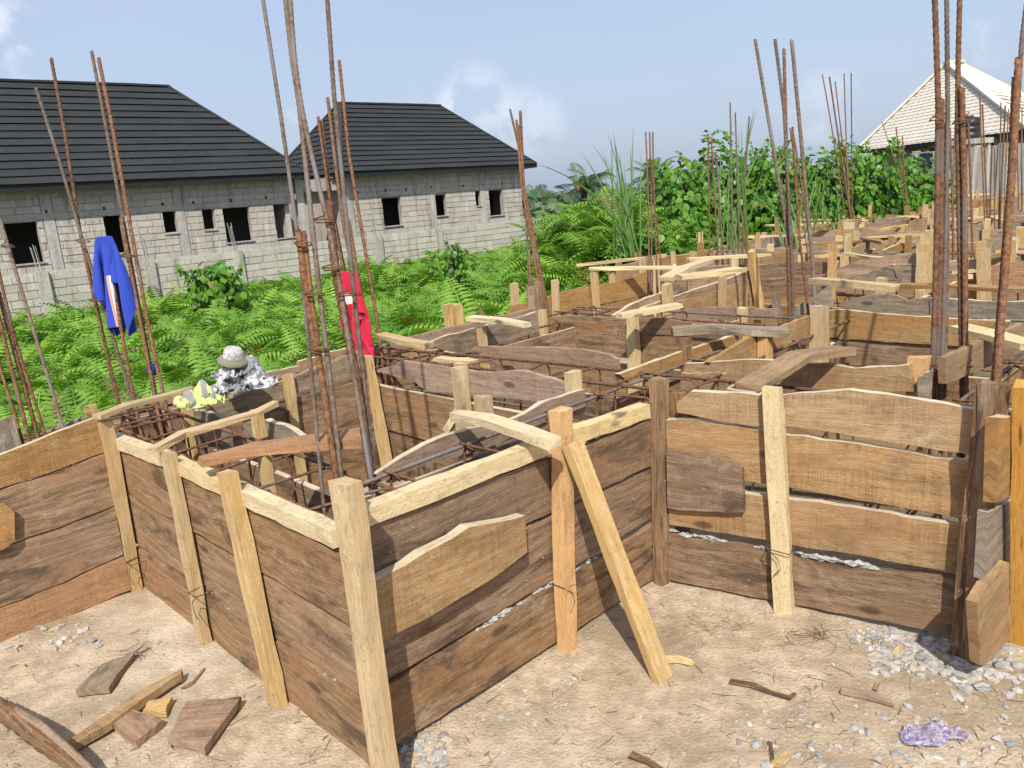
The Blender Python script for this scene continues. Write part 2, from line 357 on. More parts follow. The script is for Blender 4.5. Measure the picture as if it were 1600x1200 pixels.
def groundmat():
    m, nt, N, L, P = newmat('trodden_sandy_earth'); g = G(nt); ps = g.n('NewGeometry').outputs['Position']
    a = g.noise(ps, 2.2, 6, .6); b = g.noise(ps, 14, 6, .65); c = g.noise(ps, 90, 4, .6); d = g.noise(ps, .9, 4, .6)
    col = g.mix(g.ramp(b, .32, .68), (.355, .275, .19), (.545, .44, .315))
    col = g.mix(g.ramp(a, .44, .64, 0, .85), col, (.29, .217, .143))
    col = g.mix(g.ramp(d, .50, .68, 0, .7), col, (.60, .52, .415))
    col = g.mix(g.ramp(c, .54, .72, 0, .6), col, (.25, .19, .125))
    col = g.mix(g.ramp(c, .42, .28, 0, .55), col, (.66, .575, .45))
    vo = g.n('TexVoronoi'); L.new(ps, vo.inputs['Vector']); vo.inputs['Scale'].default_value = 52; vo.inputs['Randomness'].default_value = 1
    peb = g.math('MULTIPLY', g.ramp(vo.outputs['Distance'], .34, .22), g.ramp(g.noise(ps, 3.1, 3), .48, .62))
    bw = g.n('RGBToBW'); L.new(vo.outputs['Color'], bw.inputs[0]); col = g.mix(g.math('MULTIPLY', peb, .35), col, g.mix(bw.outputs[0], (.33, .30, .27), (.60, .56, .5)))
    L.new(col, P.inputs['Base Color']); P.inputs['Roughness'].default_value = .95; P.inputs['Specular IOR Level'].default_value = .12
    h = g.math('ADD', g.math('ADD', g.math('MULTIPLY', b, .6), g.math('MULTIPLY', c, .35)), g.math('MULTIPLY', peb, .12))
    L.new(g.bump(h, .9, .02), P.inputs['Normal']); return m
M['ground'] = groundmat()
# ------------------------------------------------------------------ ground
EDGE = np.array([(-30, 4.6), (3, 4.6), (4.2, 5.0), (8, 6.1), (14, 6.45), (19, 6.7), (26, 6.9), (60, 7.5)])
def edge_v(u): return np.interp(u, EDGE[:, 0], EDGE[:, 1])
def vnoise(x, y, s, seed=0):
    r = np.random.default_rng(seed); t = 0
    for k in range(5):
        a = r.uniform(0, 6.28); f = s*1.75**k; p = r.uniform(0, 6.28, 2)
        t = t+np.sin((x*math.cos(a)+y*math.sin(a))*f+p[0]+1.3*np.sin((y*math.cos(a)-x*math.sin(a))*f*.7+p[1]))/1.5**k
    return t/2.5
def ground_h(u, v):
    ev = edge_v(u); k = np.clip((v-ev-.1)/1.1, 0, 1); k = k*k*(3-2*k)
    z = -1.15*k+vnoise(u, v, .5, 3)*.10*k
    z = z+(vnoise(u, v, 1.5, 1)*.014+vnoise(u, v, 7, 2)*.008+vnoise(u, v, 23, 5)*.004)*(1-k)
    z = z-.02
    far = np.clip((np.hypot(u, v)-45)/60, 0, 1); return z*(1-far)-.6*far
def axis(a, b, f0, f1, fs, lim):
    xs = list(np.arange(f0, f1, fs)); q = f0; st = fs
    while q > a: st *= 1.14; q -= st; xs.insert(0, q)
    q = xs[-1]; st = fs
    while q < b: st = min(st*1.14, lim); q += st; xs.append(q)
    return np.array(xs)
gu = axis(-200, 500, -.6, 4.6, .032, 14); gv = axis(-200, 500, -.9, 3.8, .032, 14)
GU, GV = np.meshgrid(gu, gv, indexing='ij'); GZ = ground_h(GU, GV)
gp = GU[..., None]*UA+GV[..., None]*VA+GZ[..., None]*ZA
nu, nv = GU.shape; ii = np.arange(nu*nv).reshape(nu, nv)
q = np.stack([ii[:-1, :-1], ii[1:, :-1], ii[1:, 1:], ii[:-1, 1:]], -1).reshape(-1, 4)
go = bigmesh('ground', gp.reshape(-1, 3), q, M['ground']); tag(go, kind='structure'); go.data.materials.append(M['soil'])
qc = (GV[:-1, :-1] > edge_v(GU[:-1, :-1])+.15).reshape(-1)
go.data.polygons.foreach_set('material_index', qc.astype(np.int32)); go.data.polygons.foreach_set('use_smooth', np.ones(len(q), bool))
def gz(p): return float(ground_h(np.array(p @ UA), np.array(p @ VA)))
# ------------------------------------------------------------------ two block houses and the block fence
CUBES = []
for k in range(4):
    v = np.array([(-.5, -.5, -.5), (.5, -.5, -.5), (.5, -.5, .5), (-.5, -.5, .5), (-.5, .5, -.5), (.5, .5, -.5), (.5, .5, .5), (-.5, .5, .5)])
    v = v+np.array([[jit(.025), 0, jit(.045)] for _ in range(8)])
    me = bpy.data.meshes.new('block'); me.from_pydata(v.tolist(), [], BOXF); CUBES.append(me)
def box_mb(mb, c, e, U=UA, V=VA):
    c = np.array(c, float); vs = []
    for (x, y, z) in ((-1, -1, -1), (1, -1, -1), (1, -1, 1), (-1, -1, 1), (-1, 1, -1), (1, 1, -1), (1, 1, 1), (-1, 1, 1)):
        vs.append(c+U*x*e[0]/2+V*y*e[1]/2+ZA*z*e[2]/2)
    mb.add(vs, BOXF)
def block_wall(root, u0, u1, v0, z0, z1, holes, mat, mort, course=.2, blen=.44, depth=.16, limit=300, hole_backs=True, skip=()):
    us = sorted({u0, u1, *[h[0] for h in holes], *[h[1] for h in holes]}); zs = sorted({z0, z1, *[h[2] for h in holes], *[h[3] for h in holes]})
    mb = MB()
    for a, b in zip(us, us[1:]):
        for c, d in zip(zs, zs[1:]):
            m = ((a+b)/2, (c+d)/2)
            if any(h[0] < m[0] < h[1] and h[2] < m[1] < h[3] for h in holes): continue
            box_mb(mb, uvz((a+b)/2, v0+depth/2, (c+d)/2), (b-a, depth, d-c))
    wl = meshobj('wall', mb, mort, root)
    cand = []
    nz_ = int((z1-z0)/course)
    for i in range(nz_, -1, -1):
        zc = z0+course*(i+.5); x = u0-(blen/2 if i % 2 else 0)+jit(.05)
        if zc+course/2 > z1+.02: continue
        while x < u1:
            bl = blen*random.uniform(.93, 1.04); spans = [(max(x, u0), min(x+bl, u1))]
            for h in list(holes)+list(skip):
                if h[2] < zc+course*.3 and h[3] > zc-course*.3:
                    ns = []
                    for (a, b) in spans:
                        if b <= h[0] or a >= h[1]: ns.append((a, b)); continue
                        if a < h[0]: ns.append((a, h[0]))
                        if b > h[1]: ns.append((h[1], b))
                    spans = ns
            for (a, b) in spans:
                if b-a > .07: cand.append(((a+b)/2, zc+jit(.006), b-a))
            x += bl
    rest = MB(); base = np.array(root.location); rz = math.atan2(UA[1], UA[0])
    wb = np.array(wl.location)+base
    for k, (a, z, ln) in enumerate(cand):
        e = (ln-.022, .035, course-.024); c = uvz(a, v0-.004+jit(.004), z)
        if k < limit:
            o = bpy.data.objects.new('block', CUBES[k % 4]); COL.objects.link(o); o.parent = wl
            o.location = c-wb; o.rotation_euler = (0, 0, rz+jit(.008)); o.scale = e
            if not CUBES[k % 4].materials: CUBES[k % 4].materials.append(mat)
            if mat != M['block']: o.material_slots[0].link = 'OBJECT'; o.material_slots[0].material = mat
        else: box_mb(rest, c, e)
    if rest.n: tag(meshobj('lower_blocks', rest, mat, wl), kind='stuff')
    return wl
VH = 25.0
pH = PU(VH); pE = PU(24.45)
def rect(pl, x0, y0, x1, y1):
    a = pl.hit(x0, y0); b = pl.hit(x1, y1); return (a @ UA, b @ UA, b[2], a[2])
def roof_slope(root, name, e0, e1, r0, r1, n, mat, plen=1.25, par_name='roof_sheet', scal=6):
    """sheets lapped in courses between eave edge e0-e1 and ridge edge r0-r1"""
    e0, e1, r0, r1 = map(np.array, (e0, e1, r0, r1)); nrm = np.cross(e1-e0, r0-e0+(r1-e1)); nrm /= np.linalg.norm(nrm)
    if nrm[2] < 0: nrm = -nrm
    mb = MB(); tri = np.linalg.norm(r1-r0) < .05
    mb.add([e0-nrm*.06, e1-nrm*.06, r1-nrm*.06, r0-nrm*.06], [(0, 1, 2, 3)] if not tri else [(0, 1, 2)])
    rf = meshobj(name, mb, mat, root)
    L = np.linalg.norm(e1-e0); ax = (e1-e0)/L; up = (r0-e0)-ax*((r0-e0) @ ax); H = np.linalg.norm(up); up /= H
    a0 = (r0-e0) @ ax; a1 = (r1-e0) @ ax
    for i in range(n):
        t0, t1 = i/n, (i+1)/n
        lo0, lo1 = a0*t0, L+(a1-L)*t0; hi0, hi1 = a0*t1, L+(a1-L)*t1
        x = lo0-random.uniform(0, plen)
        while x < lo1:
            b0 = max(x, lo0); b1 = min(x+plen, lo1); x += plen
            if b1-b0 < .05: continue
            c0 = min(max(b0, hi0), hi1) if b0 > lo0+1e-6 else hi0
            c1 = max(min(b1, hi1), hi0) if b1 < lo1-1e-6 else hi1
            if c1 < c0: c0 = c1 = (c0+c1)/2
            V = []; F = []; m = scal; lift = .055+jit(.006)
            for k in range(m+1):
                s = k/m; wv = .012*math.sin(s*math.pi*m*.98)*(1 if k % 2 else -.4)
                p = e0+ax*(b0+(b1-b0)*s)+up*(H*t0-.05+wv); q_ = e0+ax*(c0+(c1-c0)*s)+up*(H*t1)
                V += [p+nrm*(lift-.006), p+nrm*lift, q_+nrm*.004]        # folded lip, open underneath
                if k:
                    j = 3*k; F += [(j-3, j, j+1, j-2), (j-2, j+1, j+2, j-1)]
            meshobj(par_name, MB().add(V, F), mat, rf)
    return rf
def house(label, u0, u1, uv_left, wins, ridge, eave, rows, W2, left_slope=False, cols=(), door=None):
    root = thing('block_house', label, 'house', uvz((u0+u1)/2, VH+W2, -.9), 'unfinished block houses under charcoal roofs')
    zt = eave[2]-.12
    holes = [rect(pH, *w) for w in wins]
    block_wall(root, u0, u1, VH, .32 if u0 < 10 else .32, zt, holes, M['block'], M['mortar'], skip=[(c-.16, c+.16, -2, 5) for c in cols])
    for c in cols:                                     # cast columns standing a little proud of the blockwork
        mb = MB(); box_mb(mb, uvz(c, VH-.006, (zt+.2)/2+.05), (.27, .05, zt-.3)); meshobj('concrete_column', mb, M['conc'], root)
    mb = MB(); zl = holes[0][3]+.09
    for a, b in [(u0-.02, u1+.02)]: box_mb(mb, uvz((a+b)/2, VH-.012, zl+.03), (b-a, .05, .13))
    meshobj('lintel_band', mb, M['conc'], root)
    mb = MB(); box_mb(mb, uvz((u0+u1)/2, VH-.02, zt-.05), (u1-u0+.1, .09, .14)); meshobj('wall_plate', mb, M['conc'], root)
    D = W2*2-.9
    mb = MB(); box_mb(mb, uvz(u0+.08, VH+.17+D/2, (zt-1)/2), (.16, D, zt+1)); box_mb(mb, uvz(u1-.08, VH+.17+D/2, (zt-1)/2), (.16, D, zt+1))
    box_mb(mb, uvz((u0+u1)/2, VH+D, (zt-1)/2), (u1-u0, .16, zt+1)); meshobj('side_wall', mb, M['block'], root)
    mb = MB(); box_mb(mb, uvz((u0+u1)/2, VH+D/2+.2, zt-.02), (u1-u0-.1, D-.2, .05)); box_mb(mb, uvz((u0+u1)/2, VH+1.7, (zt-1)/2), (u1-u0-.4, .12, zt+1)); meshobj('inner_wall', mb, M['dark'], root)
    mb = MB(); x = u0+.5
    while x < u1-.3:
        box_mb(mb, uvz(x, VH-.012, zl+.17+jit(.03)), (.07, .04, .09)); x += random.uniform(.9, 1.7)
    tag(meshobj('putlog_hole_shade', mb, M['black'], root), kind='stuff')  # black boxes on the wall face stand in for the shade inside putlog holes
    for h in holes:                                    # openings: dark reveals with a rough sill
        mb = MB(); box_mb(mb, uvz((h[0]+h[1])/2, VH+.04, h[2]-.02), (h[1]-h[0]+.06, .2, .04)); w = meshobj('window_sill', mb, M['conc'], root)
    e0u, e1u, ez = eave[0], eave[1], eave[2]; ve = VH-.55; vb = ve+2*W2; vr = ve+W2; r0u, r1u, rz = ridge
    P = lambda u, v, z: uvz(u, v, z)
    roof_slope(root, 'roof', P(e0u, ve, ez), P(e1u, ve, ez), P(r0u, vr, rz), P(r1u, vr, rz), rows, M['roof'])
    roof_slope(root, 'roof', P(e1u, ve, ez), P(e1u, vb, ez), P(r1u, vr, rz), P(r1u, vr, rz), rows, M['roof'], 1.6)
    if left_slope: roof_slope(root, 'roof', P(e0u, vb, ez), P(e0u, ve, ez), P(r0u, vr, rz), P(r0u, vr, rz), rows, M['roof'], 1.6)
    mb = MB(); mb.add([P(e0u, vb, ez), P(e1u, vb, ez), P(r1u, vr, rz), P(r0u, vr, rz)], [(0, 1, 2, 3)]); meshobj('back_roof', mb, M['roof'], root)
    mb = MB()
    box_mb(mb, P((e0u+e1u)/2, ve+.01, ez-.08), (e1u-e0u+.04, .04, .17)); box_mb(mb, P(e1u-.01, (ve+vb)/2, ez-.083), (.04, vb-ve-.06, .17)); box_mb(mb, P(e0u+.01, (ve+vb)/2, ez-.083), (.04, vb-ve-.06, .17))
    meshobj('fascia', mb, M['fascia'], root)
    mb = MB(); box_mb(mb, P((e0u+e1u)/2, (ve+VH)/2, ez-.155), (e1u-e0u-.1, VH-ve-.02, .03)); box_mb(mb, P(u1+.3, VH+D/2, ez-.155), (.5, D, .03)); box_mb(mb, P(u0-.3, VH+D/2, ez-.155), (.5, D, .03)); meshobj('soffit', mb, M['mortar'], root)
    mb = MB()
    for a, b in ((P(r1u, vr, rz), P(e1u, ve, ez)), (P(r0u, vr, rz), P(r1u, vr, rz)), (P(r1u, vr, rz), P(e1u, vb, ez))) + (((P(r0u, vr, rz), P(e0u, ve, ez)), (P(r0u, vr, rz), P(e0u, vb, ez))) if left_slope else ()):
        bar_mb(mb, [a+ZA*.03, b+ZA*.03], .16, .06, np.cross(b-a, ZA), n=12, wob=.004)
    meshobj('ridge_cap', mb, M['roof'], root)
    return root
W2 = 2.7; vr_ = 24.45+W2
ez1 = PU(24.45).hit(240, 279)[2]; pR = PU(vr_)
a = pR.hit(262, 135); r1 = a @ UA; rz1 = pR.hit(130, 131)[2]
e1 = PU(24.45).hit(482, 270) @ UA
house('long unfinished grey block house with six black window openings, leftmost of the two', 1.5, e1-.5, None,
      [(5, 350, 70, 409), (160, 337, 198, 394), (253, 331, 279, 363), (315, 328, 338, 358), (347, 326, 396, 375), (426, 320, 466, 369)], (1.5+W2, r1, rz1), (1.0, e1, ez1), 14, W2,
      cols=[pH.hit(88, 400) @ UA, pH.hit(289, 380) @ UA, pH.hit(473, 340) @ UA])
b = pR.hit(530, 160); c = pR.hit(687, 167); ez2 = PU(24.45).hit(680, 262)[2]; e20 = PU(24.45).hit(533, 271) @ UA; e21 = PU(24.45).hit(838, 254) @ UA
house('shorter unfinished grey block house with four small openings, further right and away', e20+.45, e21-.5, None,
      [(596, 310, 629, 351), (679, 305, 699, 336), (742, 299, 752, 321), (763, 298, 787, 335)], (b @ UA, c @ UA, (b[2]+c[2])/2), (e20, e21, ez2), 14, W2, True,
      cols=[pH.hit(549, 340) @ UA, pH.hit(679, 350) @ UA, pH.hit(757, 340) @ UA])
# porch between the houses
porch = thing('porch', 'dim open porch with a concrete arch joining the two block houses', 'porch', uvz(e1+.3, VH+2, -.9))
mb = MB(); box_mb(mb, uvz((e1+e20)/2+.1, VH+3.0, .7), (2.2, .16, 3.2)); meshobj('back_wall', mb, M['mortar'], porch)
mb = MB(); box_mb(mb, uvz((e1+e20)/2+.0, VH+.25, ez1-.42), (e20-e1+1.0, .2, .4)); meshobj('beam', mb, M['conc'], porch)
mb = MB(); box_mb(mb, uvz(e1-.05, VH+.2, .6), (.24, .24, 2.9)); meshobj('post', mb, M['conc'], porch)
# fence
VF = 22.5; pF = PU(VF); fz = pF.hit(400, 390)[2]; fu1 = pF.hit(890, 329) @ UA
fence = thing('block_fence', 'low unpainted grey block boundary wall with pale mortar in front of the houses', 'wall', uvz(12, VF, -1.2))
block_wall(fence, 2.5, fu1, VF, fz-1.0, fz+.03, [], M['block'], M['wmortar'], .2, .46, .15, 300)
mb = MB(); box_mb(mb, uvz((2.5+fu1)/2, VF+.08, fz-1.4), (fu1-2.5, .15, .8)); meshobj('footing_course', mb, M['mortar'], fence)
for px, py in [(65, 430), (232, 412), (370, 397), (590, 377), (684, 364), (832, 343), (889, 330)]:
    cu = pF.hit(px, py) @ UA; mb = MB(); box_mb(mb, uvz(cu, VF-.02, fz-.62), (.25, .2, 1.34+jit(.05))); p = meshobj('concrete_pillar', mb, M['conc'], fence)
    if px < 600:
        mb = MB()
        for k in range(4): tube_mb(mb, [uvz(cu-.06+.04*k, VF+.02+.05*(k % 2), fz), uvz(cu-.11+.04*k+jit(.03), VF+.02+.05*(k % 2), fz+random.uniform(.6, .95))], .009, 5)
        meshobj('starter_bar', mb, M['conc'], p)
# ------------------------------------------------------------------ cream house on the right
def cream_house():
    A = atd(1338, 236, 38.); ze = A[2]
    def hz(px, py): return at(px, py, ze)
    Bc = atd(1612, 203, 26.); Bc[2] = ze
    apex = atd(1481, 98, 35.5); ap2 = atd(1505, 97, 36.6); Cb = atd(1720, 205, 38.); Cb[2] = ze
    root = thing('cream_house', 'beige house under a tall cream tiled pyramid roof at the far right', 'house', (Bc+A)/2-ZA*3)
    ax = Bc-A; ax[2] = 0; Lx = np.linalg.norm(ax); ax /= Lx; bk = np.array([-ax[1], ax[0], 0])
    if bk @ (apex-A) < 0: bk = -bk
    # roof face: lapped scalloped tiles
    nrm = np.cross(Bc-A, apex-A); nrm /= np.linalg.norm(nrm); nrm = nrm if nrm[2] > 0 else -nrm
    mb = MB(); mb.add([A, Bc, apex], [(0, 1, 2)]); rf = meshobj('roof', mb, M['croof'], root)
    up = (apex-A)-ax*((apex-A) @ ax); H = np.linalg.norm(up); up /= H; am = (apex-A) @ ax
    n = 24; tw = .42; tiles = []
    tme = bpy.data.meshes.new('tile'); h0 = H/n
    tv = [(0, -.02, 0), (0, -.02, .03), (tw*.25, -.05, .038), (tw*.5, -.06, .038), (tw*.75, -.05, .038), (tw-.02, -.02, .03), (tw-.02, -.02, 0), (0, h0, .012), (tw-.02, h0, .012)]
    tme.from_pydata(tv, [], [(1, 2, 3, 4, 5, 8, 7), (0, 1, 7), (6, 8, 5), (0, 6, 5, 4, 3, 2, 1)]); tme.materials.append(M['croof'])
    for i in range(n):
        t = i/n; lo = am*t+.08; hi = Lx+(am-Lx)*t-.1; x = lo+(tw/2 if i % 2 else 0)
        t1 = (i+1)/n
        while x+tw < hi: tiles.append((x, i)); x += tw
    mm = Matrix((Vector(ax), Vector(up), Vector(nrm))).transposed().to_4x4(); rb = wbase(rf)
    rest = MB(); tiles.sort(key=lambda q: -q[0])
    for k, (x, i) in enumerate(tiles):
        p = A+ax*x+up*(H*i/n)
        if k < 300:
            o = link('roof_tile', tme, rf); w = mm.copy(); w.translation = Vector(p-rb); o.matrix_local = w
        else:
            vv = np.array(tv); rest.add(p+vv[:, :1]*ax+vv[:, 1:2]*up+vv[:, 2:3]*nrm, [(1, 2, 3, 4, 5, 8, 7), (0, 6, 5, 4, 3, 2, 1)])
    if rest.n: tag(meshobj('roof_tiles', rest, M['croof'], rf), kind='stuff')
    Ab = A+bk*9
    roof_slope(root, 'roof', Bc, Cb, apex, ap2, 18, M['croof'], 1.5, 'roof_tile_row', 4)
    mb = MB(); mb.add([A, Ab, apex], [(0, 2, 1)]); mb.add([Ab, Cb, ap2, apex], [(0, 3, 2, 1)]); meshobj('back_roof', mb, M['croof'], root)
    mb = MB()
    for p, q_ in ((A, apex), (Bc, apex), (apex, ap2)): bar_mb(mb, [p+nrm*.06, q_+nrm*.06], .3, .1, np.cross(q_-p, ZA), n=10)
    meshobj('ridge_cap', mb, M['croof'], root)
    mb = MB(); bar_mb(mb, [A-ZA*.06, Bc-ZA*.06], .04, .2, bk, n=4); bar_mb(mb, [Bc-ZA*.06, Cb-ZA*.06], .2, .04, ZA, n=4); meshobj('fascia', mb, M['fascia'], root)
    mb = MB(); w0 = A+ax*.6+bk*.5; w1 = Bc-ax*.6+bk*.5
    wl_ = np.linalg.norm(w1-w0); box_mb(mb, (w0+w1)/2+bk*3-ZA*1.75, (wl_, 6, 3.4), ax, bk); meshobj('wall', mb, M['cwall'], root)
    for px, py, w_, h_ in ((1462, 245, .9, .9), (1548, 232, .7, .7)):
        r = ray(px, py); nn = bk; o_ = w0; p = CAMP+r*(((o_-CAMP) @ nn)/(r @ nn)); mb = MB(); box_mb(mb, p-bk*.03, (w_, .08, h_), ax, bk); fr = meshobj('window_frame', mb, M['white'], root)
        mb = MB()
        for k in (-1, 1): box_mb(mb, p-bk*.08+ax*k*w_*.22, (w_*.38, .03, h_*.8), ax, bk)
        meshobj('pane', mb, M['dark'], fr)
    # concrete yard wall in front
    p0 = atd(1425, 262, 29.); p1 = atd(1640, 226, 25.); t = p1-p0; t[2] = 0; Lw = np.linalg.norm(t); t /= Lw; n_ = np.array([-t[1], t[0], 0])
    yard = thing('yard_wall', 'plain grey concrete yard wall in front of the cream roofed house', 'wall', (p0+p1)/2*np.array([1, 1, 0])-ZA)
    zt = 1.95; mb = MB(); c_ = (p0+p1)/2; box_mb(mb, np.array([c_[0], c_[1], zt/2-.5]), (Lw, .2, zt+1), t, n_); meshobj('wall', mb, M['conc'], yard)
    for k in range(5):
        c_ = p0+t*Lw*(.05+.22*k); mb = MB(); box_mb(mb, np.array([c_[0], c_[1], zt/2-.46]), (.3, .3, zt+1.05), t, n_); meshobj('pillar', mb, M['conc'], yard)
    # water tank on its stand behind the wall
    c_ = atd(1513, 217, 24.5); tank = thing('water_tank', 'black plastic water tank standing on a concrete stand beside the cream roof', 'tank', c_*np.array([1, 1, 0]))
    mb = MB(); prof = [(.0, 0), (.42, 0), (.44, .06), (.44, .22), (.41, .24), (.41, .28), (.44, .30), (.44, .46), (.41, .48), (.41, .52), (.44, .54), (.44, .70), (.36, .84), (.16, .90), (.16, .95), (0, .96)]
    V = []; F = []; s = 20
    for (r_, z_) in prof:
        for j in range(s): V.append((c_[0]+r_*.75*math.cos(j*6.2832/s), c_[1]+r_*.75*math.sin(j*6.2832/s), c_[2]+z_*.72))
    for i in range(len(prof)-1):
        for j in range(s): F.append((i*s+j, i*s+(j+1) % s, (i+1)*s+(j+1) % s, (i+1)*s+j))
    meshobj('drum', MB().add(V, F), M['black'], tank, True)
    mb = MB(); box_mb(mb, c_-ZA*.09, (1.0, 1.0, .16), t, n_); st_ = meshobj('stand_slab', mb, M['conc'], tank)
    for sx in (-.38, .38):
        for sy in (-.38, .38): mb = MB(); box_mb(mb, c_*np.array([1, 1, 0])+t*sx+n_*sy+ZA*((c_[2]-.17)/2-.3), (.14, .14, c_[2]-.17+.6), t, n_); meshobj('leg', mb, M['conc'], tank)
    # washing on the wall
    r0 = atd(1447, 252, 27.6); V = []; F = []
    for i in range(7):
        for j in range(6): V.append(r0+t*(i-3)*.085+ZA*(.28-.11*j)-n_*0+np.array([math.sin(i*1.9)*.03, math.cos(i*1.3+j)*.03, jit(.01)]))
    for i in range(6):
        for j in range(5): F.append((i*6+j, i*6+6+j, i*6+7+j, i*6+j+1))
    o = meshobj('washing', MB().add(V, F), M['navy']); tag(o, 'dark navy cloth hung out beside the cream roofed house', 'cloth')
    mb = MB(); a_ = r0-t*1.2+ZA*.31; b_ = r0+t*1.2+ZA*.33; tube_mb(mb, [a_, b_], .008, 5)
    for k_ in (a_, b_): tube_mb(mb, [np.array([k_[0], k_[1], -.6]), k_+ZA*.05], .03, 6)
    o = meshobj('clothes_line', mb, M['wire']); tag(o, 'thin clothes line on two posts holding a navy cloth', 'clothes line')
cream_house()
# ------------------------------------------------------------------ timber formwork
class Wall:
    def __init__(s, pl, label, px=None, group='timber formwork walls of the foundation beams', loc=None):
        s.pl = pl; p = pl.hit(*px) if px else np.array(loc, float); s.root = thing('timber_formwork', label, 'formwork', (p[0], p[1], 0), group)
    def plank(s, top, bot, mat='old', thick=.026, off=0., rag=.0042, label=None, name='plank'):
        mb = MB(); plank_mb(mb, [s.pl.st(x, y, off) for x, y in top], [s.pl.st(x, y, off) for x, y in bot], s.pl, thick, off, rag)
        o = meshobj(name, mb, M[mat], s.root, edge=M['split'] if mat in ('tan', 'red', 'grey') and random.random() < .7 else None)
        if label: o['label'] = label
        return o
    def stake(s, top, bot, w=.06, t=.04, off=.03, mat='pale', zb=-.06, label=None, taper=(1, 1)):
        a = s.pl.hit(top[0], top[1], off)
        if bot is None: b = s.pl.pt((a-s.pl.o) @ s.pl.t+jit(.02), zb, off)
        else:
            b = s.pl.hit(bot[0], bot[1], off); d = (a-b)/max(.1, np.linalg.norm(a-b)); b = b-d*.08*(1 if b[2] > -.1 else 0)
        mb = MB(); bar_mb(mb, [b, a], w, t, s.pl.t, taper=(taper[0]*random.uniform(.9, 1.08), taper[1]), n=8, wob=.0038); o = meshobj('stake', mb, M[mat], s.root)
        if bot is not None:                                        # nail heads where the stake is fixed
            nb = MB()
            for k in (.2, .27, .5, .56, .8):
                c = b+(a-b)*k+s.pl.t*jit(w*.3)+s.pl.n*(t/2+.001); tube_mb(nb, [c-s.pl.n*.004, c+s.pl.n*.0015], .0024, 6)
            for _ in range(2):
                c = b+(a-b)*random.uniform(.15, .9)+s.pl.t*random.choice((-1, 1))*random.uniform(.05, .2)+s.pl.n*(.003-off); tube_mb(nb, [c-s.pl.n*.01, c+s.pl.n*.002], .0022, 6)
            tag(meshobj('nail_heads', nb, M['nail'], s.root), kind='stuff')
        if label: o['label'] = label
        return o
    def batten(s, a, b, h=.05, t=.05, off=.014, mat='cream', name='batten'):
        """square batten nailed along the top edge: a,b pixels of the front lower edge"""
        p = s.pl.hit(*a, off); q = s.pl.hit(*b, off); c = ZA*h/2-s.pl.n*t/2
        mb = MB(); bar_mb(mb, [p+c, q+c], h, t, ZA, n=9, wob=.0025); return meshobj(name, mb, M[mat], s.root)
    def slat(s, pts, w=.06, t=.022, mat='pale', name='spreader', taper=(1, 1), label=None, tilt=0., n=None):
        pts = [np.array(p, float) for p in pts]; ax = pts[-1]-pts[0]; side = np.cross(ax, ZA); side /= np.linalg.norm(side); side = side+ZA*tilt
        mb = MB(); bar_mb(mb, pts, w, t, side, taper=taper, n=n, wob=.004); o = meshobj(name, mb, M[mat], s.root)
        if label: o['label'] = label
        return o
    def wire(s, px, py, w=.09, off=.05):
        p = s.pl.hit(px, py, off); mb = MB(); t = s.pl.t; n = s.pl.n
        tube_mb(mb, [p-t*w/2-n*.05, p-t*w/2+n*.012, p+t*w/2+n*.014-ZA*.008, p+t*w/2-n*.05], .0022, 5)
        tube_mb(mb, [p-t*w/2+n*.012, p+n*.018-ZA*.03, p+t*.01+n*.016-ZA*.07, p-t*.015+n*.015-ZA*.10], .0018, 5)
        meshobj('binding_wire', mb, M['wire'], s.root)
    def fill(s, s0, s1, z0, z1, mats=('old', 'old', 'grey'), rows=2, thick=.026, off=0., wavy=.012, ln=(1.3, 2.6)):
        hgt = (z1-z0)/rows
        for r in range(rows):
            a = s0+jit(.05); zb = z0+hgt*r; zt = zb+hgt-random.uniform(.004, .018)
            while a < s1-.1:
                b = min(a+random.uniform(*ln), s1+jit(.04))
                if s1-b < .5: b = s1+jit(.04)
                w = wavy if r == rows-1 else .006; m = 5
                top = [(a+(b-a)*k/m, zt+jit(w)) for k in range(m+1)]; bot = [(a+(b-a)*k/m, zb+jit(.006)) for k in range(m+1)]
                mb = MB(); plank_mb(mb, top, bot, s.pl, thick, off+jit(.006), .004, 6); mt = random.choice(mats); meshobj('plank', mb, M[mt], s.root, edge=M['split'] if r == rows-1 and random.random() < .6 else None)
                a = b+random.uniform(.002, .02)
AB = Plane(uvz(1.0, 1.7), uvz(1.0, 3.6)); AC = Plane(uvz(1.0, 1.78), uvz(2.4, 1.78))
Cg = at(1038, 905, 0); Dg = at(1505, 1003, 0); CD = Plane(Cg, Dg); LB = PU(3.55); DE = PU(.64)
yl = lambda a, b: (lambda x: a+b*x)
T_, J1, J2, B_ = yl(603, .49), yl(650, .605), yl(708, .678), yl(745, .795)
# near left-hand face
w = Wall(AB, 'dark board wall with three pale stakes, running back left from the near corner stake', (400, 1060))
w.plank([(174, T_(174)+2), (262, T_(262)+2)], [(192, J1(192)), (272, J1(272)-1)], 'old', label='short darker top board')
w.plank([(264, T_(264)+2), (400, T_(400)), (548, T_(548)+6)], [(274, J1(274)-2), (420, J1(420)-2), (566, J1(566)-2)], 'old', off=.006)
w.plank([(192, J1(192)+3), (420, J1(420)+2), (566, J1(566)+4)], [(210, J2(210)-3), (400, J2(400)-2), (592, J2(592)-2)], 'old')
w.plank([(210, J2(210)+5), (420, J2(420)+4), (592, J2(592)+6)], [(224, B_(224)-2), (400, B_(400)+4), (618, B_(618)+8)], 'old', off=.004)
w.batten((172, 698), (250, 729)); w.batten((266, 737), (365, 784)); w.batten((368, 785), (521, 858))
w.stake((163, 655), (214, 930), .065, .05, .035, 'pale', label='round edged pale stake at the inner corner')
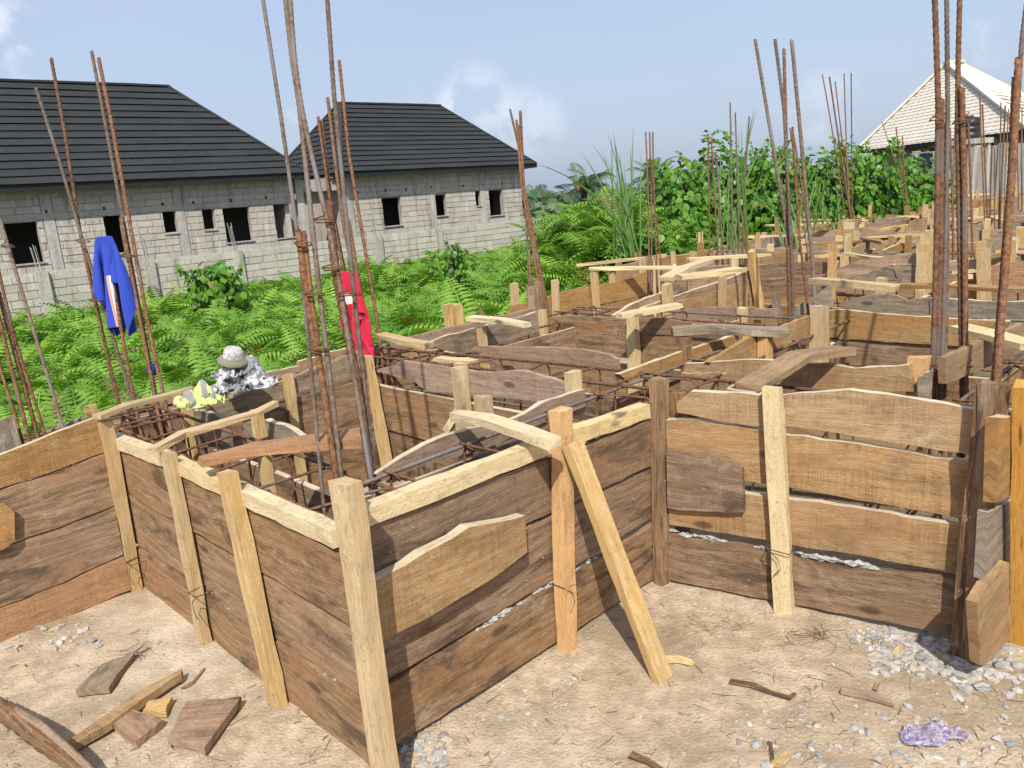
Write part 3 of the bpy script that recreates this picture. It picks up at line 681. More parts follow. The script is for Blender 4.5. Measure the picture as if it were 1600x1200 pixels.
w.stake((263, 706), (324, 1024), .055, .035, .03, 'pale', label='pale stake with a strip of grey bark')
w.stake((354, 735), (438, 1118), .075, .04, .03, 'pale')
w.stake((541, 752), (606, 1228), .075, .05, .04, 'pale', label='thick near corner stake')
w.wire(206, 878, .075); w.wire(306, 926, .075)
a = lambda x, y, z: at(x, y, z)
w.slat([a(151, 652, .80), a(200, 634, .81), a(250, 622, .80), a(303, 607, .80)], .055, .022, 'pale', taper=(1, .7), label='split pale lath')
w.slat([a(238, 706, .76), a(285, 678, .775), a(340, 664, .78), a(400, 646, .785), a(432, 630, .80)], .075, .025, 'pale', taper=(.55, .5), label='spindly split offcut')
w.slat([a(312, 722, .77), a(400, 702, .77), a(480, 692, .765), a(566, 683, .76)], .12, .028, 'orange', taper=(.55, 1.25), label='wide pinkish spreader')
# near right-hand face
w = Wall(AC, 'dark board wall with an amber stake and slanting prop, right of the near corner', (820, 1030))
S1 = lambda x: 1227.3-.4905*x if x > 700 else 1227.3-.4905*x; S2 = lambda x: 1434-.606*x; A0 = lambda x: 1020-.3655*x; BB = lambda x: 1553.5-.634*x
w.plank([(566, A0(566)+8), (700, A0(700)+6), (862, A0(862)+10)], [(580, S1(580)-3), (820, S1(820)-6), (880, S1(880)-4)], 'old')
w.plank([(864, A0(864)+14), (1017, A0(1017)+8)], [(880, S1(880)-5), (1020, S1(1020)-1)], 'old', off=.004)
w.plank([(588, S1(588)+2), (820, S1(820)+2), (1020, S1(1020)+3)], [(605, S2(605)-4), (800, S2(800)-6), (1023, S2(1023)-8)], 'old', off=-.004)
w.plank([(605, S2(605)+4), (800, S2(800)+4), (880, S2(880)+1), (960, S2(960)+8), (1024, S2(1024)+4)], [(618, BB(618)+2), (800, BB(800)), (1030, BB(1030)-2)], 'old')
w.plank([(580, 914), (660, 867), (735, 823), (820, 806)], [(591, 1005), (652, 973), (770, 904), (823, 863)], 'tan', .04, .055, .003, label='lighter sawn board nailed over the dark boards')
w.batten((566, 828), (866, 708), .055, .05); w.batten((868, 707), (1016, 653), .055, .05)
w.stake((876, 640), (886, 1003), .058, .05, .04, 'amber', label='bright amber squared stake')
w.stake((1029, 592), (1036, 908), .062, .045, .03, 'old', label='brown stake in the inner corner')
w.stake((549, 760), (562, 878), .05, .03, .02, 'pale', label='short cleat beside the near corner stake')
mb = MB(); p0 = at(1036, 1064, -.03); p1 = AC.hit(893, 690, .085); bar_mb(mb, [p0, p1], .07, .03, AC.t, wob=.003); o = meshobj('prop', mb, M['pale'], w.root); o['label'] = 'slanting prop footed in the earth'
w.slat([a(712, 648, .80), a(760, 657, .805), a(820, 676, .80), a(866, 694, .79)], .055, .03, 'cream', label='cream lath tying the amber stake back')
w.wire(888, 912, .07)
# far edge of that trench, seen over the top
w = Wall(PU(2.2), 'reddish board standing behind the trench cage between the near compartment and the amber stake', (760, 700))
w.plank([(588, 742), (640, 708), (690, 683), (740, 668), (810, 653), (840, 632), (880, 618), (915, 608)], [(598, 752), (660, 728), (760, 700), (915, 642)], 'red', rag=.003)
w.fill(.42+.9, 2.5, .1, .60, rows=2)
w.stake((755, 618), None, .055, .045, -.05, 'pale'); w.stake((894, 580), None, .06, .05, -.05, 'cream'); w.stake((717, 572), None, .045, .04, -.06, 'pale')
w.slat([a(699, 672, .66), a(727, 620, .80)], .04, .03, 'cream', 'strut')
# inner edge of left trench
w = Wall(PV(1.45), 'grey split boards with torn ends along the inside of the left-hand trench', (400, 700))
w.plank([(283, 645), (300, 641), (330, 646), (352, 657)], [(285, 668), (330, 690), (356, 700)], 'grey', rag=.005, label='torn grey board')
w.plank([(380, 660), (400, 656), (425, 659), (450, 668), (478, 687)], [(382, 700), (430, 702), (482, 706)], 'grey', rag=.006, label='splintered grey board')
w.fill(2.2, 3.75, .02, .5, ('grey', 'old'), 2)
w.stake((289, 628), None, .06, .04, .02, 'pale'); w.stake((400, 640), None, .05, .04, .02, 'pale')
# wall left of the inner corner
w = Wall(LB, 'wavy topped dark boards at the left edge of the picture, lowest board orange', (100, 970))
w.plank([(-160, 790), (-60, 740), (0, 712), (25, 703), (60, 688), (100, 672), (130, 660), (153, 652)], [(-160, 830), (0, 764), (80, 738), (164, 706)], 'tan', rag=.003)
w.plank([(-160, 835), (0, 767), (80, 741), (164, 709)], [(-150, 900), (22, 846), (100, 822), (182, 788)], 'old', rag=.003)
w.plank([(-160, 915), (0, 860), (100, 824), (182, 791)], [(-150, 1000), (0, 950), (100, 910), (192, 866)], 'old')
w.plank([(-150, 1003), (0, 953), (100, 913), (192, 869)], [(-140, 1070), (0, 1009), (100, 966), (204, 922)], 'orange', label='fresh orange bottom board')
w.plank([(-40, 800), (5, 786), (20, 800)], [(-40, 870), (5, 858), (24, 845)], 'tan', .026, .03, label='small scrap board')
# convex run C-D
w = Wall(CD, 'four light sawn boards with wide gaps between the inner corner and the bark stake', (1260, 950))
w.plank([(1058, 630), (1066, 612), (1140, 614), (1200, 619), (1260, 615), (1320, 610), (1380, 615), (1450, 626), (1537, 643)], [(1058, 645), (1115, 656), (1190, 669), (1222, 664), (1325, 680), (1527, 713)], 'tan', .03, .012, .003, 'wavy edged top board')
w.plank([(1042, 657), (1075, 656), (1140, 665), (1222, 678), (1320, 692), (1524, 724)], [(1042, 732), (1160, 750), (1229, 762), (1350, 782), (1514, 812)], 'tan', .03, 0.)
w.plank([(1044, 768), (1160, 770), (1229, 779), (1360, 797), (1512, 824)], [(1046, 820), (1229, 849), (1360, 871), (1506, 898)], 'tan', .03, .004)
w.plank([(1046, 833), (1130, 848), (1230, 868), (1300, 881), (1503, 906)], [(1042, 905), (1200, 936), (1380, 971), (1496, 996)], 'old', .03)
w.plank([(1042, 706), (1100, 710), (1140, 720), (1160, 731)], [(1044, 795), (1100, 800), (1160, 801)], 'old', .024, .03, .004, 'short dark board nailed over the gap')
w.stake((1206, 606), (1226, 956), .062, .045, .035, 'cream')
w.stake((1552, 600), (1506, 1026), .085, .055, .04, 'bark', label='bark covered slab stake at the outer corner')
w.stake((1060, 612), None, .06, .03, -.06, 'old')
w.wire(1217, 858, .085, .06)
w.slat([a(1170, 604, .80), a(1205, 583, .80), a(1250, 557, .83), a(1318, 546, .82)], .125, .026, 'tan', label='broad curved spreader board', taper=(.8, 1.05))
# short run right of the bark stake
w = Wall(DE, 'stub of short boards with an orange post at the right edge of the picture', (1585, 990))
w.plank([(1560, 655), (1596, 641)], [(1556, 786), (1596, 763)], 'tan', .035, .02, label='pale short board')
w.plank([(1546, 802), (1590, 778), (1640, 752)], [(1538, 905), (1588, 890), (1640, 850)], 'grey', .03, 0.)
w.plank([(1527, 942), (1545, 915), (1578, 880)], [(1532, 1040), (1545, 1038), (1576, 1000)], 'tan', .03, .03, label='loose weathered board end')
w.plank([(1590, 880), (1660, 830)], [(1590, 985), (1660, 930)], 'old', .03, -.01)
w.stake((1600, 600), (1594, 1000), .06, .05, .05, 'amber')
w.stake((1545, 598), None, .05, .04, -.04, 'old')
w.fill(3.02, 6.9, -.02, .66, ('old', 'grey', 'tan'), 3, .03, 0)
# beam 3, left half (compartment far wall)
w = Wall(PV(2.5), 'notched brown board with a white split top edge across the nearest compartment', (750, 690))
w.plank([(591, 577), (614, 571), (622, 563), (709, 577), (756, 583), (812, 580), (850, 588), (889, 601)], [(591, 581), (630, 592), (652, 600), (664, 611), (711, 616), (766, 620), (860, 629), (889, 632)], 'red', .028, .02, .004)
w.fill(2.25, 3.78, .02, .56, ('old',), 2)
w.stake((719, 568), None, .05, .045, .045, 'pale'); w.stake((573, 556), (604, 722), .05, .05, .06, 'pale', label='pale streaked stake leaning in the corner')
w = Wall(PV(2.98), 'brown board with a rounded end, second across the picture centre', (850, 570))
w.plank([(736, 545), (742, 541), (795, 543), (850, 543), (905, 547), (945, 552), (964, 562)], [(737, 567), (800, 572), (900, 580), (964, 586)], 'red', .028, 0, .003)
w.plank([(622, 551), (650, 546), (690, 547), (706, 552)], [(640, 565), (706, 572)], 'red'); w.fill(2.3, 4.0, .1, .55, ('old',), 2)
w.slat([a(682, 560, .69), a(742, 566, .69)], .07, .022, 'cream', label='white split scrap')
w.stake((746, 512), None, .05, .045, -.35, 'cream')
# beam 3, right half
w = Wall(PV(3.15), 'long sawn board with a wavy white edge behind the wide spreader, right of centre', (1300, 620))
w.plank([(1072, 568), (1105, 567), (1169, 561), (1221, 564), (1300, 570), (1337, 577), (1380, 573), (1420, 570)], [(1066, 585), (1150, 596), (1300, 612), (1428, 612)], 'tan', .028, 0, .003)
w.plank([(1064, 583), (1132, 583)], [(1064, 612), (1132, 612)], 'tan', .026, .01, .005); w.plank([(1434, 590), (1452, 580)], [(1434, 625), (1452, 625)], 'grey', .028, .01)
w.fill(.95, 2.05, .05, .62, ('tan', 'grey'), 2)
w.stake((1435, 557), None, .07, .05, -.05, 'amber', label='yellow topped stake')
# trench walls running right from the inner corner
w = Wall(PU(2.25), 'sunlit plain board along the left side of the middle trench, behind the brown corner stake', (1060, 570))
w.plank([(968, 584), (1060, 552), (1148, 524)], [(985, 598), (1060, 574), (1155, 540)], 'tan', .028, 0, .003); w.fill(2.75, 4.2, .05, .6, ('tan', 'old'), 2)
w.stake((1072, 540), None, .05, .04, .0, 'red' if 0 else 'old')
w = Wall(PU(1.98), 'sunlit board along the right side of the middle trench, ending at a double stake', (1200, 550))
w.plank([(1108, 566), (1175, 527), (1200, 520), (1272, 491)], [(1112, 570), (1190, 560), (1272, 521)], 'tan', .028, 0, .003); w.fill(3.2, 4.5, .05, .58, ('old',), 2)
w.stake((1196, 526), None, .065, .05, .03, 'amber'); w.stake((1276, 477), None, .045, .05, .03, 'pale'); w.stake((1287, 477), None, .035, .05, .03, 'pale')
w.slat([a(1049, 517, .80), a(1110, 513, .80), a(1180, 517, .80), a(1232, 519, .79)], .10, .04, 'grey', label='thick purplish grey spreader with cement on one end')
# beam 4 along the ferns
w = Wall(PU(3.75), 'knotty split topped board in front of the red shirt, left in the nearest compartment', (480, 640))
w.plank([(330, 632), (372, 618), (408, 606), (440, 598), (500, 572), (566, 548)], [(352, 660), (410, 634), (440, 622), (510, 600), (570, 588)], 'grey', .045, .01, .006, 'split weathered slab')
w.fill(1.45, 2.5, .02, .62, ('old', 'grey'), 2)
w.stake((449, 585), None, .05, .03, .03, 'pale')
w = Wall(PU(3.75), 'dark grey board at the back left side of the second compartment', (760, 540))
w.plank([(668, 537), (700, 524), (755, 510), (840, 488)], [(712, 556), (775, 540), (842, 517)], 'grey', .028, 0, .004); w.fill(2.95, 4.2, .02, .6, ('old',), 2)
w.stake((752, 512), None, .05, .04, .03, 'pale'); w.slat([a(734, 497, .82), a(785, 501, .82), a(824, 508, .8)], .07, .028, 'cream')
w = Wall(PU(4.3), 'outermost board wall along the ferns behind the clothes bundle', (600, 560))
w.plank([(466, 566), (500, 555), (545, 542), (590, 540)], [(466, 590), (545, 562), (590, 556)], 'tan', .03); w.plank([(588, 543), (640, 527), (740, 503), (838, 481)], [(588, 556), (660, 545), (740, 524), (838, 500)], 'red', .03)
w.plank([(150, 655), (220, 632), (300, 612), (380, 590), (466, 572)], [(150, 690), (300, 645), (466, 600)], 'red', .03, -.01); w.fill(1.0, 4.6, -.05, .58, ('old', 'red'), 2)
w.stake((699, 475), None, .06, .04, -.05, 'pale'); w.stake((714, 476), None, .055, .04, -.05, 'pale'); w.stake((828, 447), None, .045, .04, -.05, 'red'); w.stake((838, 440), None, .06, .04, -.06, 'old')
w.slat([a(594, 523, .8), a(630, 533, .79), a(671, 541, .77)], .075, .03, 'pale')
w = Wall(PU(4.3), 'low grey back board behind the left-hand starter bars', (60, 700))
w.plank([(-120, 760), (40, 688), (150, 645)], [(-120, 830), (40, 760), (150, 700)], 'grey', .03); w.fill(-1.2, 1.0, -.1, .5, ('grey',), 2); w.stake((140, 633), None, .06, .03, -.05, 'pale'); w.stake((2, 655), None, .09, .03, .3, 'grey')
# beam 5
w = Wall(PV(4.2), 'brown seamed boards across the middle distance left of the purplish spreader', (950, 560))
w.plank([(853, 497), (870, 494), (905, 496), (982, 496)], [(853, 519), (982, 522)], 'old', .028, 0, .003); w.plank([(984, 497), (1030, 498), (1078, 503)], [(984, 522), (1078, 524)], 'old'); w.plank([(855, 521), (982, 524)], [(858, 548), (982, 560)], 'old'); w.plank([(984, 524), (1078, 527)], [(984, 570), (1078, 560)], 'old')
w.fill(2.3, 3.9, .05, .4, ('old',), 1)
w.stake((847, 485), None, .055, .04, .04, 'pale'); w.stake((988, 490), None, .075, .05, .04, 'cream', label='split cream stake')
w.slat([a(967, 494, .77), a(1010, 486, .78), a(1062, 477, .79)], .09, .03, 'cream')
w = Wall(PV(4.75), 'reddish board behind the rebar in the middle distance', (1140, 490))
w.plank([(1050, 486), (1080, 483), (1100, 480), (1150, 480), (1180, 483), (1214, 483)], [(1050, 498), (1214, 500)], 'red', .028, 0, .003); w.fill(2.1, 3.6, .05, .58, ('red', 'old'), 2); w.stake((1161, 481), None, .06, .04, .06, 'pale')
w = Wall(PV(4.65), 'long sawn board with sooty stains, right of the double stake', (1400, 560))
w.plank([(1293, 486), (1300, 483), (1380, 490), (1457, 496), (1520, 500), (1578, 502)], [(1293, 527), (1379, 533), (1497, 541), (1560, 536)], 'tan', .03, .012, .003)
w.plank([(1290, 530), (1400, 536), (1500, 541)], [(1286, 585), (1400, 585), (1500, 590)], 'old'); w.fill(-1.4, 2.1, .05, .42, ('old', 'grey'), 1); w.fill(-1.4, 1.1, .44, .7, ('grey', 'tan'), 1)
w.slat([a(1498, 512, .82), a(1550, 524, .82), a(1612, 541, .81)], .10, .03, 'cream', label='cream tie lath'); w.slat([a(1272, 438, .88), a(1340, 444, .88), a(1402, 450, .86)], .10, .035, 'pale')
w = Wall(PV(5.15), 'grey weathered boards standing behind the stained board', (1400, 470))
w.plank([(1312, 473), (1345, 464), (1390, 458), (1404, 462), (1404, 470), (1450, 466)], [(1312, 486), (1450, 496)], 'grey', .03, 0, .005); w.plank([(1452, 466), (1520, 470), (1600, 472)], [(1452, 498), (1600, 500)], 'grey'); w.fill(-1.4, 2.2, .05, .6, ('grey', 'old'), 2)
w.plank([(1230, 490), (1250, 476), (1280, 458), (1296, 444)], [(1234, 496), (1265, 490), (1300, 480)], 'grey', .03, .02, .005)
w = Wall(PU(1.0), 'pale boards along the right side of the right-hand compartment, under the cream tie lath', (1560, 560))
w.plank([(1478, 560), (1530, 535), (1560, 524), (1600, 505)], [(1480, 600), (1540, 575), (1600, 548)], 'tan', .03, 0, .004); w.fill(3.2, 4.6, .05, .55, ('grey', 'tan'), 2)
# ---- middle distance, placed from survey pixels
w = Wall(PU(3.45), 'yellowish board sloping up to the tall stake in the middle distance', (1120, 480))
w.plank([(1062, 471), (1110, 458), (1176, 435)], [(1068, 484), (1120, 482), (1182, 478)], 'tan', .03, 0, .003); w.plank([(1000, 482), (1066, 459), (1120, 442), (1174, 421)], [(1010, 488), (1066, 470), (1120, 456), (1176, 434)], 'red', .03, -.01)
w.plank([(960, 492), (1000, 470), (1040, 456)], [(970, 500), (1010, 486), (1040, 478)], 'red', .03, -.03)
w.stake((1174, 392), (1187, 482), .075, .05, .05, 'pale', label='tall pale stake'); w.stake((1128, 432), None, .06, .04, .05, 'pale'); w.stake((1042, 444), None, .075, .045, .05, 'pale'); w.fill(4.6, 6.6, .0, .4, ('old', 'tan'), 2)
w.slat([a(1060, 433, .9), a(1110, 428, .9), a(1156, 421, .9)], .14, .035, 'cream'); w.slat([a(1040, 436, .86), a(1070, 419, .88), a(1104, 408, .88)], .12, .03, 'cream')
w = Wall(PV(6.7), 'two brown boards one above the other, behind the group of four tall bars', (1230, 440))
w.plank([(1183, 414), (1230, 410), (1290, 409)], [(1185, 436), (1230, 432), (1292, 428)], 'old', .03); w.plank([(1185, 438), (1292, 431)], [(1188, 468), (1292, 462)], 'old'); w.plank([(1290, 425), (1340, 408), (1400, 398), (1440, 394)], [(1290, 445), (1340, 430), (1400, 420), (1440, 412)], 'red', .03, .02)
w.plank([(1345, 430), (1392, 414), (1400, 414)], [(1310, 445), (1345, 444), (1400, 436)], 'grey', .03, .05); w.plank([(1398, 420), (1404, 414), (1440, 412), (1470, 410)], [(1408, 452), (1440, 448), (1470, 440)], 'grey', .03, .06)
w.plank([(1470, 410), (1530, 404)], [(1470, 425), (1530, 420)], 'grey', .03, .03); w.plank([(1535, 418), (1620, 405)], [(1535, 456), (1620, 448)], 'orange', .03, .0); w.plank([(1440, 460), (1460, 440), (1530, 425)], [(1440, 470), (1530, 470)], 'orange', .03, .0)
w.fill(.3, 3.7, -.02, .42, ('old', 'grey'), 2)
w.stake((1301, 382), (1300, 452), .06, .04, .08, 'pale'); w.stake((1443, 380), (1440, 465), .085, .05, .09, 'pale', label='tall pale squared stake'); w.stake((1453, 360), None, .07, .04, .05, 'pale'); w.stake((1537, 388), (1538, 470), .085, .05, .08, 'pale'); w.stake((1213, 456), None, .06, .04, .1, 'grey')
w.slat([a(1512, 432, .7), a(1530, 462, .35)], .07, .035, 'cream', 'strut')
# ---- further beams, generated
def far_wall(pl, s0, s1, label, z=.7, mats=('tan', 'tan', 'red', 'red', 'grey', 'tan'), loc=None, dens=.75, caps=.45, seed=1, sz=(.06, .28)):
    random.seed(seed); w = Wall(pl, label, loc=pl.pt((s0+s1)/2, 0)); w.fill(s0, s1, -.02, z, mats, 3, .03, 0, .035)
    x = s0+.1
    while x < s1:
        h_ = z+random.uniform(*sz); ww = random.uniform(.05, .085); mb = MB(); off = .05 if random.random() < .6 else -.06
        bar_mb(mb, [pl.pt(x+jit(.03), -.05, off), pl.pt(x, h_, off)], ww, .045, pl.t, n=3, wob=.004); meshobj('stake', mb, M[random.choice(('pale', 'pale', 'cream', 'tan'))], w.root)
        if random.random() < caps:
            p = pl.pt(x, h_ if h_ < z+.14 else z+.05, off); d = pl.n*random.uniform(.3, .7)+pl.t*jit(.6); mb = MB(); q0 = p+pl.n*jit(.1)-d*.3; q1 = p+d+ZA*jit(.05)
            side = np.cross(q1-q0, ZA); bar_mb(mb, [q0, q1], random.uniform(.05, .12), .028, side/np.linalg.norm(side), n=4, wob=.007); meshobj('spreader', mb, M[random.choice(('cream', 'pale', 'tan'))], w.root)
        x += random.uniform(.55, 1.25)*dens
    return w
NTH = ['first', 'second', 'third', 'fourth', 'fifth', 'sixth', 'seventh', 'eighth', 'ninth', 'tenth', 'eleventh', 'twelfth']
k = 0
for i, u0 in enumerate((7.25, 8.6, 10.2, 11.8, 13.4, 15.2, 17.2, 19.4, 22.0)):
    for j, du in enumerate((0, .5)):
        far_wall(PV(u0+du, jit(.05)), -3.6, float(edge_v(u0))-.45, ('near', 'far')[j]+f'-side board wall of the {NTH[i]} cross trench beyond the group of four tall bars', .64+jit(.05)+.03*j, seed=100+2*i+j, dens=1.0 if i < 5 else 1.1, caps=.26, sz=(.05, .22))
for i, (v0, u0, u1) in enumerate([(4.95, 4.9, 7.6), (5.75, 7.4, 12.5), (6.1, 12.3, 17.5), (6.35, 17.3, 24.5)]):
    far_wall(PU(v0, .1), u0, u1, ['board edge along the ferns just beyond the fern-side bundle of starter bars', 'board edge with pale stakes below the tall grass clump', 'board edge with pale stakes below the vine covered bushes', 'distant board edge running to the cream roofed house'][i], .64, seed=200+i, dens=.7, caps=.25)
for i, (v0, u0, u1) in enumerate([(3.5, 7.2, 14), (1.9, 5.2, 12.2), (.3, 6.9, 15.5), (-1.4, 9, 20), (3.6, 14.5, 22.4)]):
    far_wall(PU(v0, .05), u0, u1, ['lengthwise board wall nearest the ferns in the far field of formwork', 'lengthwise board wall in the middle of the far field of formwork', 'lengthwise board wall behind the thick bars at right', 'lengthwise board wall at the far right edge of the picture', 'farthest lengthwise board wall below the cream roof'][i], .64, seed=300+i, dens=.9)
random.seed(21)
# ------------------------------------------------------------------ rebar cages in the trenches
def cage(label, p0, p1, w_, z0, z1, step=.34, r=.0072, skew=0., extra=None):
    p0 = np.array(p0, float); p1 = np.array(p1, float); t = p1-p0; L = np.linalg.norm(t); t /= L; n = np.cross(t, ZA)
    root = thing('rebar_cage', label, 'rebar cage', (p0+p1)/2, 'rebar cages lying in the trenches')
    ex = [(-.5, z1), (.5, z1), (-.5, z0), (.5, z0)]
    for (x, z) in ex:
        a = p0+n*w_*x+ZA*z-t*random.uniform(.02, .12); b = p1+n*w_*x+ZA*z+t*random.uniform(.02, .12)
        m = int(L/.35)+2; pts = [a+(b-a)*i/m+np.array([jit(.004), jit(.004), jit(.004)]) for i in range(m+1)]
        mb = MB(); tube_mb(mb, pts, r, 7, .12 if L < 4.5 else 0, .012 if L < 4.5 else .1); meshobj('long_bar', mb, M[random.choice(('rust', 'rust', 'steel'))], root, True)
    x = .08
    while x < L:
        c = p0+t*x; s = jit(.03); hw = w_/2+.013; lean = t*(jit(.03)+skew)
        P4 = [c-n*hw+ZA*(z1+.012)+lean+t*s, c+n*hw+ZA*(z1+.014+jit(.006))+lean-t*s, c+n*hw+ZA*(z0-.01), c-n*hw+ZA*(z0-.01), c-n*hw+ZA*(z1+.016)+lean+t*(s+.02), c-n*(hw-.05)+ZA*(z1-.02)+lean+t*(s+.025)]
        mb = MB(); tube_mb(mb, P4, .0052, 6, 0, .022); meshobj('stirrup', mb, M['rust'], root, True)
        x += step*random.uniform(.75, 1.3)
    return root
cage('rusty cage in the left-hand trench under the three spreaders', uvz(1.23, 2.0), uvz(1.23, 4.2), .27, .40, .66)
cage('rusty cage in the trench behind the amber stake', uvz(1.35, 2.0), uvz(4.6, 2.1), .26, .42, .68)
cage('rusty cage crossing behind the wide spreader and brown corner stake', uvz(2.95, .85), uvz(2.68, 4.15), .24, .44, .69)
cage('rusty cage along the ferns under the clothes bundle', uvz(.2, 4.02), uvz(4.7, 4.05), .3, .36, .63)
cage('rusty cage in the middle distance behind the seamed boards', uvz(4.48, 2.2), uvz(4.48, 4.0), .26, .42, .68)
cage('rusty cage behind the long sooty stained board', uvz(4.91, -1.2), uvz(4.91, 2.1), .24, .42, .66)
cage('rusty cage with grey bars at the right edge behind the bark stake', uvz(2.75, .80), uvz(4.8, .80), .24, .42, .68)
cage('rusty cage far right beyond the tall squared stake', uvz(6.95, -1.0), uvz(6.95, 3.4), .3, .38, .6, .25)
cage('distant rusty cage beneath the far right starter bars', uvz(8.88, -1.5), uvz(8.88, 5.2), .3, .4, .62, .3)
# ------------------------------------------------------------------ starter bars
def bars(label, dep, data, r=None, near=True):
    """data: (pixel polyline, bar thickness in px, material); bars run down to the footing"""
    b0 = atd(*data[0][0][-1], dep); root = thing('starter_bars', label, 'rebar', (b0[0], b0[1], 0), 'bundles of upright starter bars')
    for (pts, wpx, mt) in data:
        dz = dep+jit(.03)*(dep/4); P = [atd(x, y, dz) for x, y in pts][::-1]
        low = P[0]+(P[0]-P[1])/np.linalg.norm(P[0]-P[1])*max(0, (P[0][2]-.05))/max(.3, abs((P[1]-P[0])[2])/np.linalg.norm(P[1]-P[0]))
        rr = wpx*dep/FPX/2*(.64 if dep > 3.4 else .76); mb = MB(); P = [low]+P; tube_mb(mb, P, rr, 8 if near else 5, 0.15 if near else 0, (rr*1.5 if near else .25), 1.0); meshobj('bar', mb, M[mt], root, near)
    return root
def ties(root, dep, pl):
    for (x, y, w_) in pl:
        p = atd(x, y, dep); mb = MB(); a_ = CM[0]*w_*dep/FPX/2; f_ = CM[2]*.014
        tube_mb(mb, [p-a_-f_, p+a_-f_+ZA*.004, p+a_+f_, p-a_+f_-ZA*.004, p-a_-f_+ZA*.003, p-f_*1.3+ZA*.012, p-f_*1.8+a_*.5+ZA*.03], .0028, 5); meshobj('tie_wire', mb, M['rust'], root, True)
R_, S_ = 'rust', 'steel'
b = bars('five rusty starter bars leaning at the left edge of the picture', 3.57, [([(-70, 110), (0, 343), (101, 676)], 8, S_), ([(-60, 250), (0, 465), (61, 688)], 10, R_), ([(-40, 340), (0, 505), (47, 693)], 9, R_), ([(-12, 380), (20, 519), (72, 684)], 7, R_), ([(-25, 470), (0, 573), (37, 696)], 7, R_)])
ties(b, 3.5, [(13, 385, 16), (10, 520, 24)])
b = bars('starter bars holding up the blue shirt', 4.0, [([(56, 137), (88, 235), (130, 378), (165, 490), (216, 655)], 8, S_), ([(80, 91), (100, 200), (126, 368), (160, 520), (191, 660)], 8, R_), ([(143, 80), (165, 195), (199, 378), (225, 520), (248, 642)], 8, S_), ([(154, 91), (175, 195), (202, 345), (232, 510), (262, 648)], 9, R_), ([(161, 372), (178, 450), (200, 575), (216, 654)], 8, R_), ([(189, 340), (215, 480), (246, 640)], 9, R_), ([(126, 370), (150, 480), (192, 655)], 7, R_)])
ties(b, 3.95, [(130, 377, 18), (200, 400, 20), (150, 470, 18)])
b = bars('tall thick starter bars standing in the near corner', 2.72, [
    ([(408, -20), (440, 190), (467, 380), (488, 600), (508, 815)], 8, S_), ([(466, 362), (479, 460), (505, 600), (526, 750)], 13, R_), ([(444, -20), (456, 90), (467, 160), (490, 371), (502, 480), (517, 600), (534, 748)], 10, S_),
    ([(452, -20), (460, 90), (470, 162), (483, 225), (517, 371), (530, 440), (552, 580), (572, 700)], 9.5, S_), ([(513, 316), (525, 430), (559, 600), (582, 762)], 17, R_), ([(510, -20), (522, 150), (537, 300), (549, 420), (569, 600), (587, 762)], 9, S_), ([(475, 363), (486, 460), (500, 560), (521, 720)], 10, R_)])
ties(b, 2.68, [(474, 382, 24), (491, 460, 26), (500, 545, 34), (520, 420, 30), (545, 460, 36), (508, 345, 30)])
b = bars('thinner starter bars behind the red shirt', 4.9, [([(530, 95), (545, 240), (572, 400), (586, 480), (597, 556)], 8, R_), ([(497, 183), (515, 310), (540, 440), (566, 556)], 7, R_), ([(502, 188), (520, 330), (548, 470), (572, 556)], 7, R_), ([(512, 153), (533, 330), (556, 450), (580, 556)], 8, R_), ([(545, 345), (560, 440), (584, 552)], 9, R_)])
b = bars('starter bars at the fern edge in front of the house corner', 6.3, [([(797, 171), (815, 250), (822, 335), (828, 480)], 5, S_), ([(807, 188), (815, 290), (833, 390), (848, 486)], 6, R_), ([(813, 174), (818, 290), (838, 390), (857, 488)], 7, R_), ([(810, 196), (822, 320), (842, 420), (853, 487)], 6, R_), ([(826, 390), (832, 485)], 7, R_)])
b = bars('group of four tall starter bars right of centre', 5.3, [([(1180, 62), (1203, 200), (1225, 330), (1236, 400), (1239, 490)], 8, S_), ([(1211, 62), (1225, 170), (1232, 300), (1237, 400), (1240, 492)], 8, S_), ([(1225, 77), (1228, 200), (1231, 330), (1235, 400)], 8, R_), ([(1237, 63), (1250, 200), (1262, 330), (1269, 400), (1273, 478)], 9, S_), ([(1238, 200), (1248, 360), (1263, 489)], 6, R_), ([(1231, 385), (1234, 491)], 10, R_)])
b = bars('thick rusty bars bundled in threes towards the right edge', 3.28, [([(1460, -20), (1466, 160), (1464, 350), (1460, 500), (1456, 612)], 11, R_), ([(1471, 155), (1470, 350), (1466, 500), (1462, 625)], 12, R_), ([(1479, -20), (1481, 190), (1478, 350), (1474, 500), (1470, 626)], 9, S_), ([(1476, 194), (1480, 350), (1478, 500), (1475, 628)], 9, R_), ([(1500, -20), (1497, 100), (1496, 200), (1500, 400), (1503, 595)], 10, R_), ([(1503, 138), (1507, 300), (1508, 500), (1509, 633)], 11, R_), ([(1466, 300), (1468, 450), (1465, 620)], 10, R_)])
ties(b, 3.24, [(1466, 185, 22), (1503, 190, 24), (1466, 572, 30), (1507, 574, 20)])
b = bars('single very thick dark red bar lashed double at the right edge', 3.0, [([(1592, 92), (1583, 250), (1570, 430), (1556, 604)], 14, R_), ([(1606, -10), (1597, 60), (1587, 200), (1575, 380), (1560, 604)], 9, S_), ([(1585, 122), (1578, 280), (1566, 430), (1552, 600)], 10, R_)])
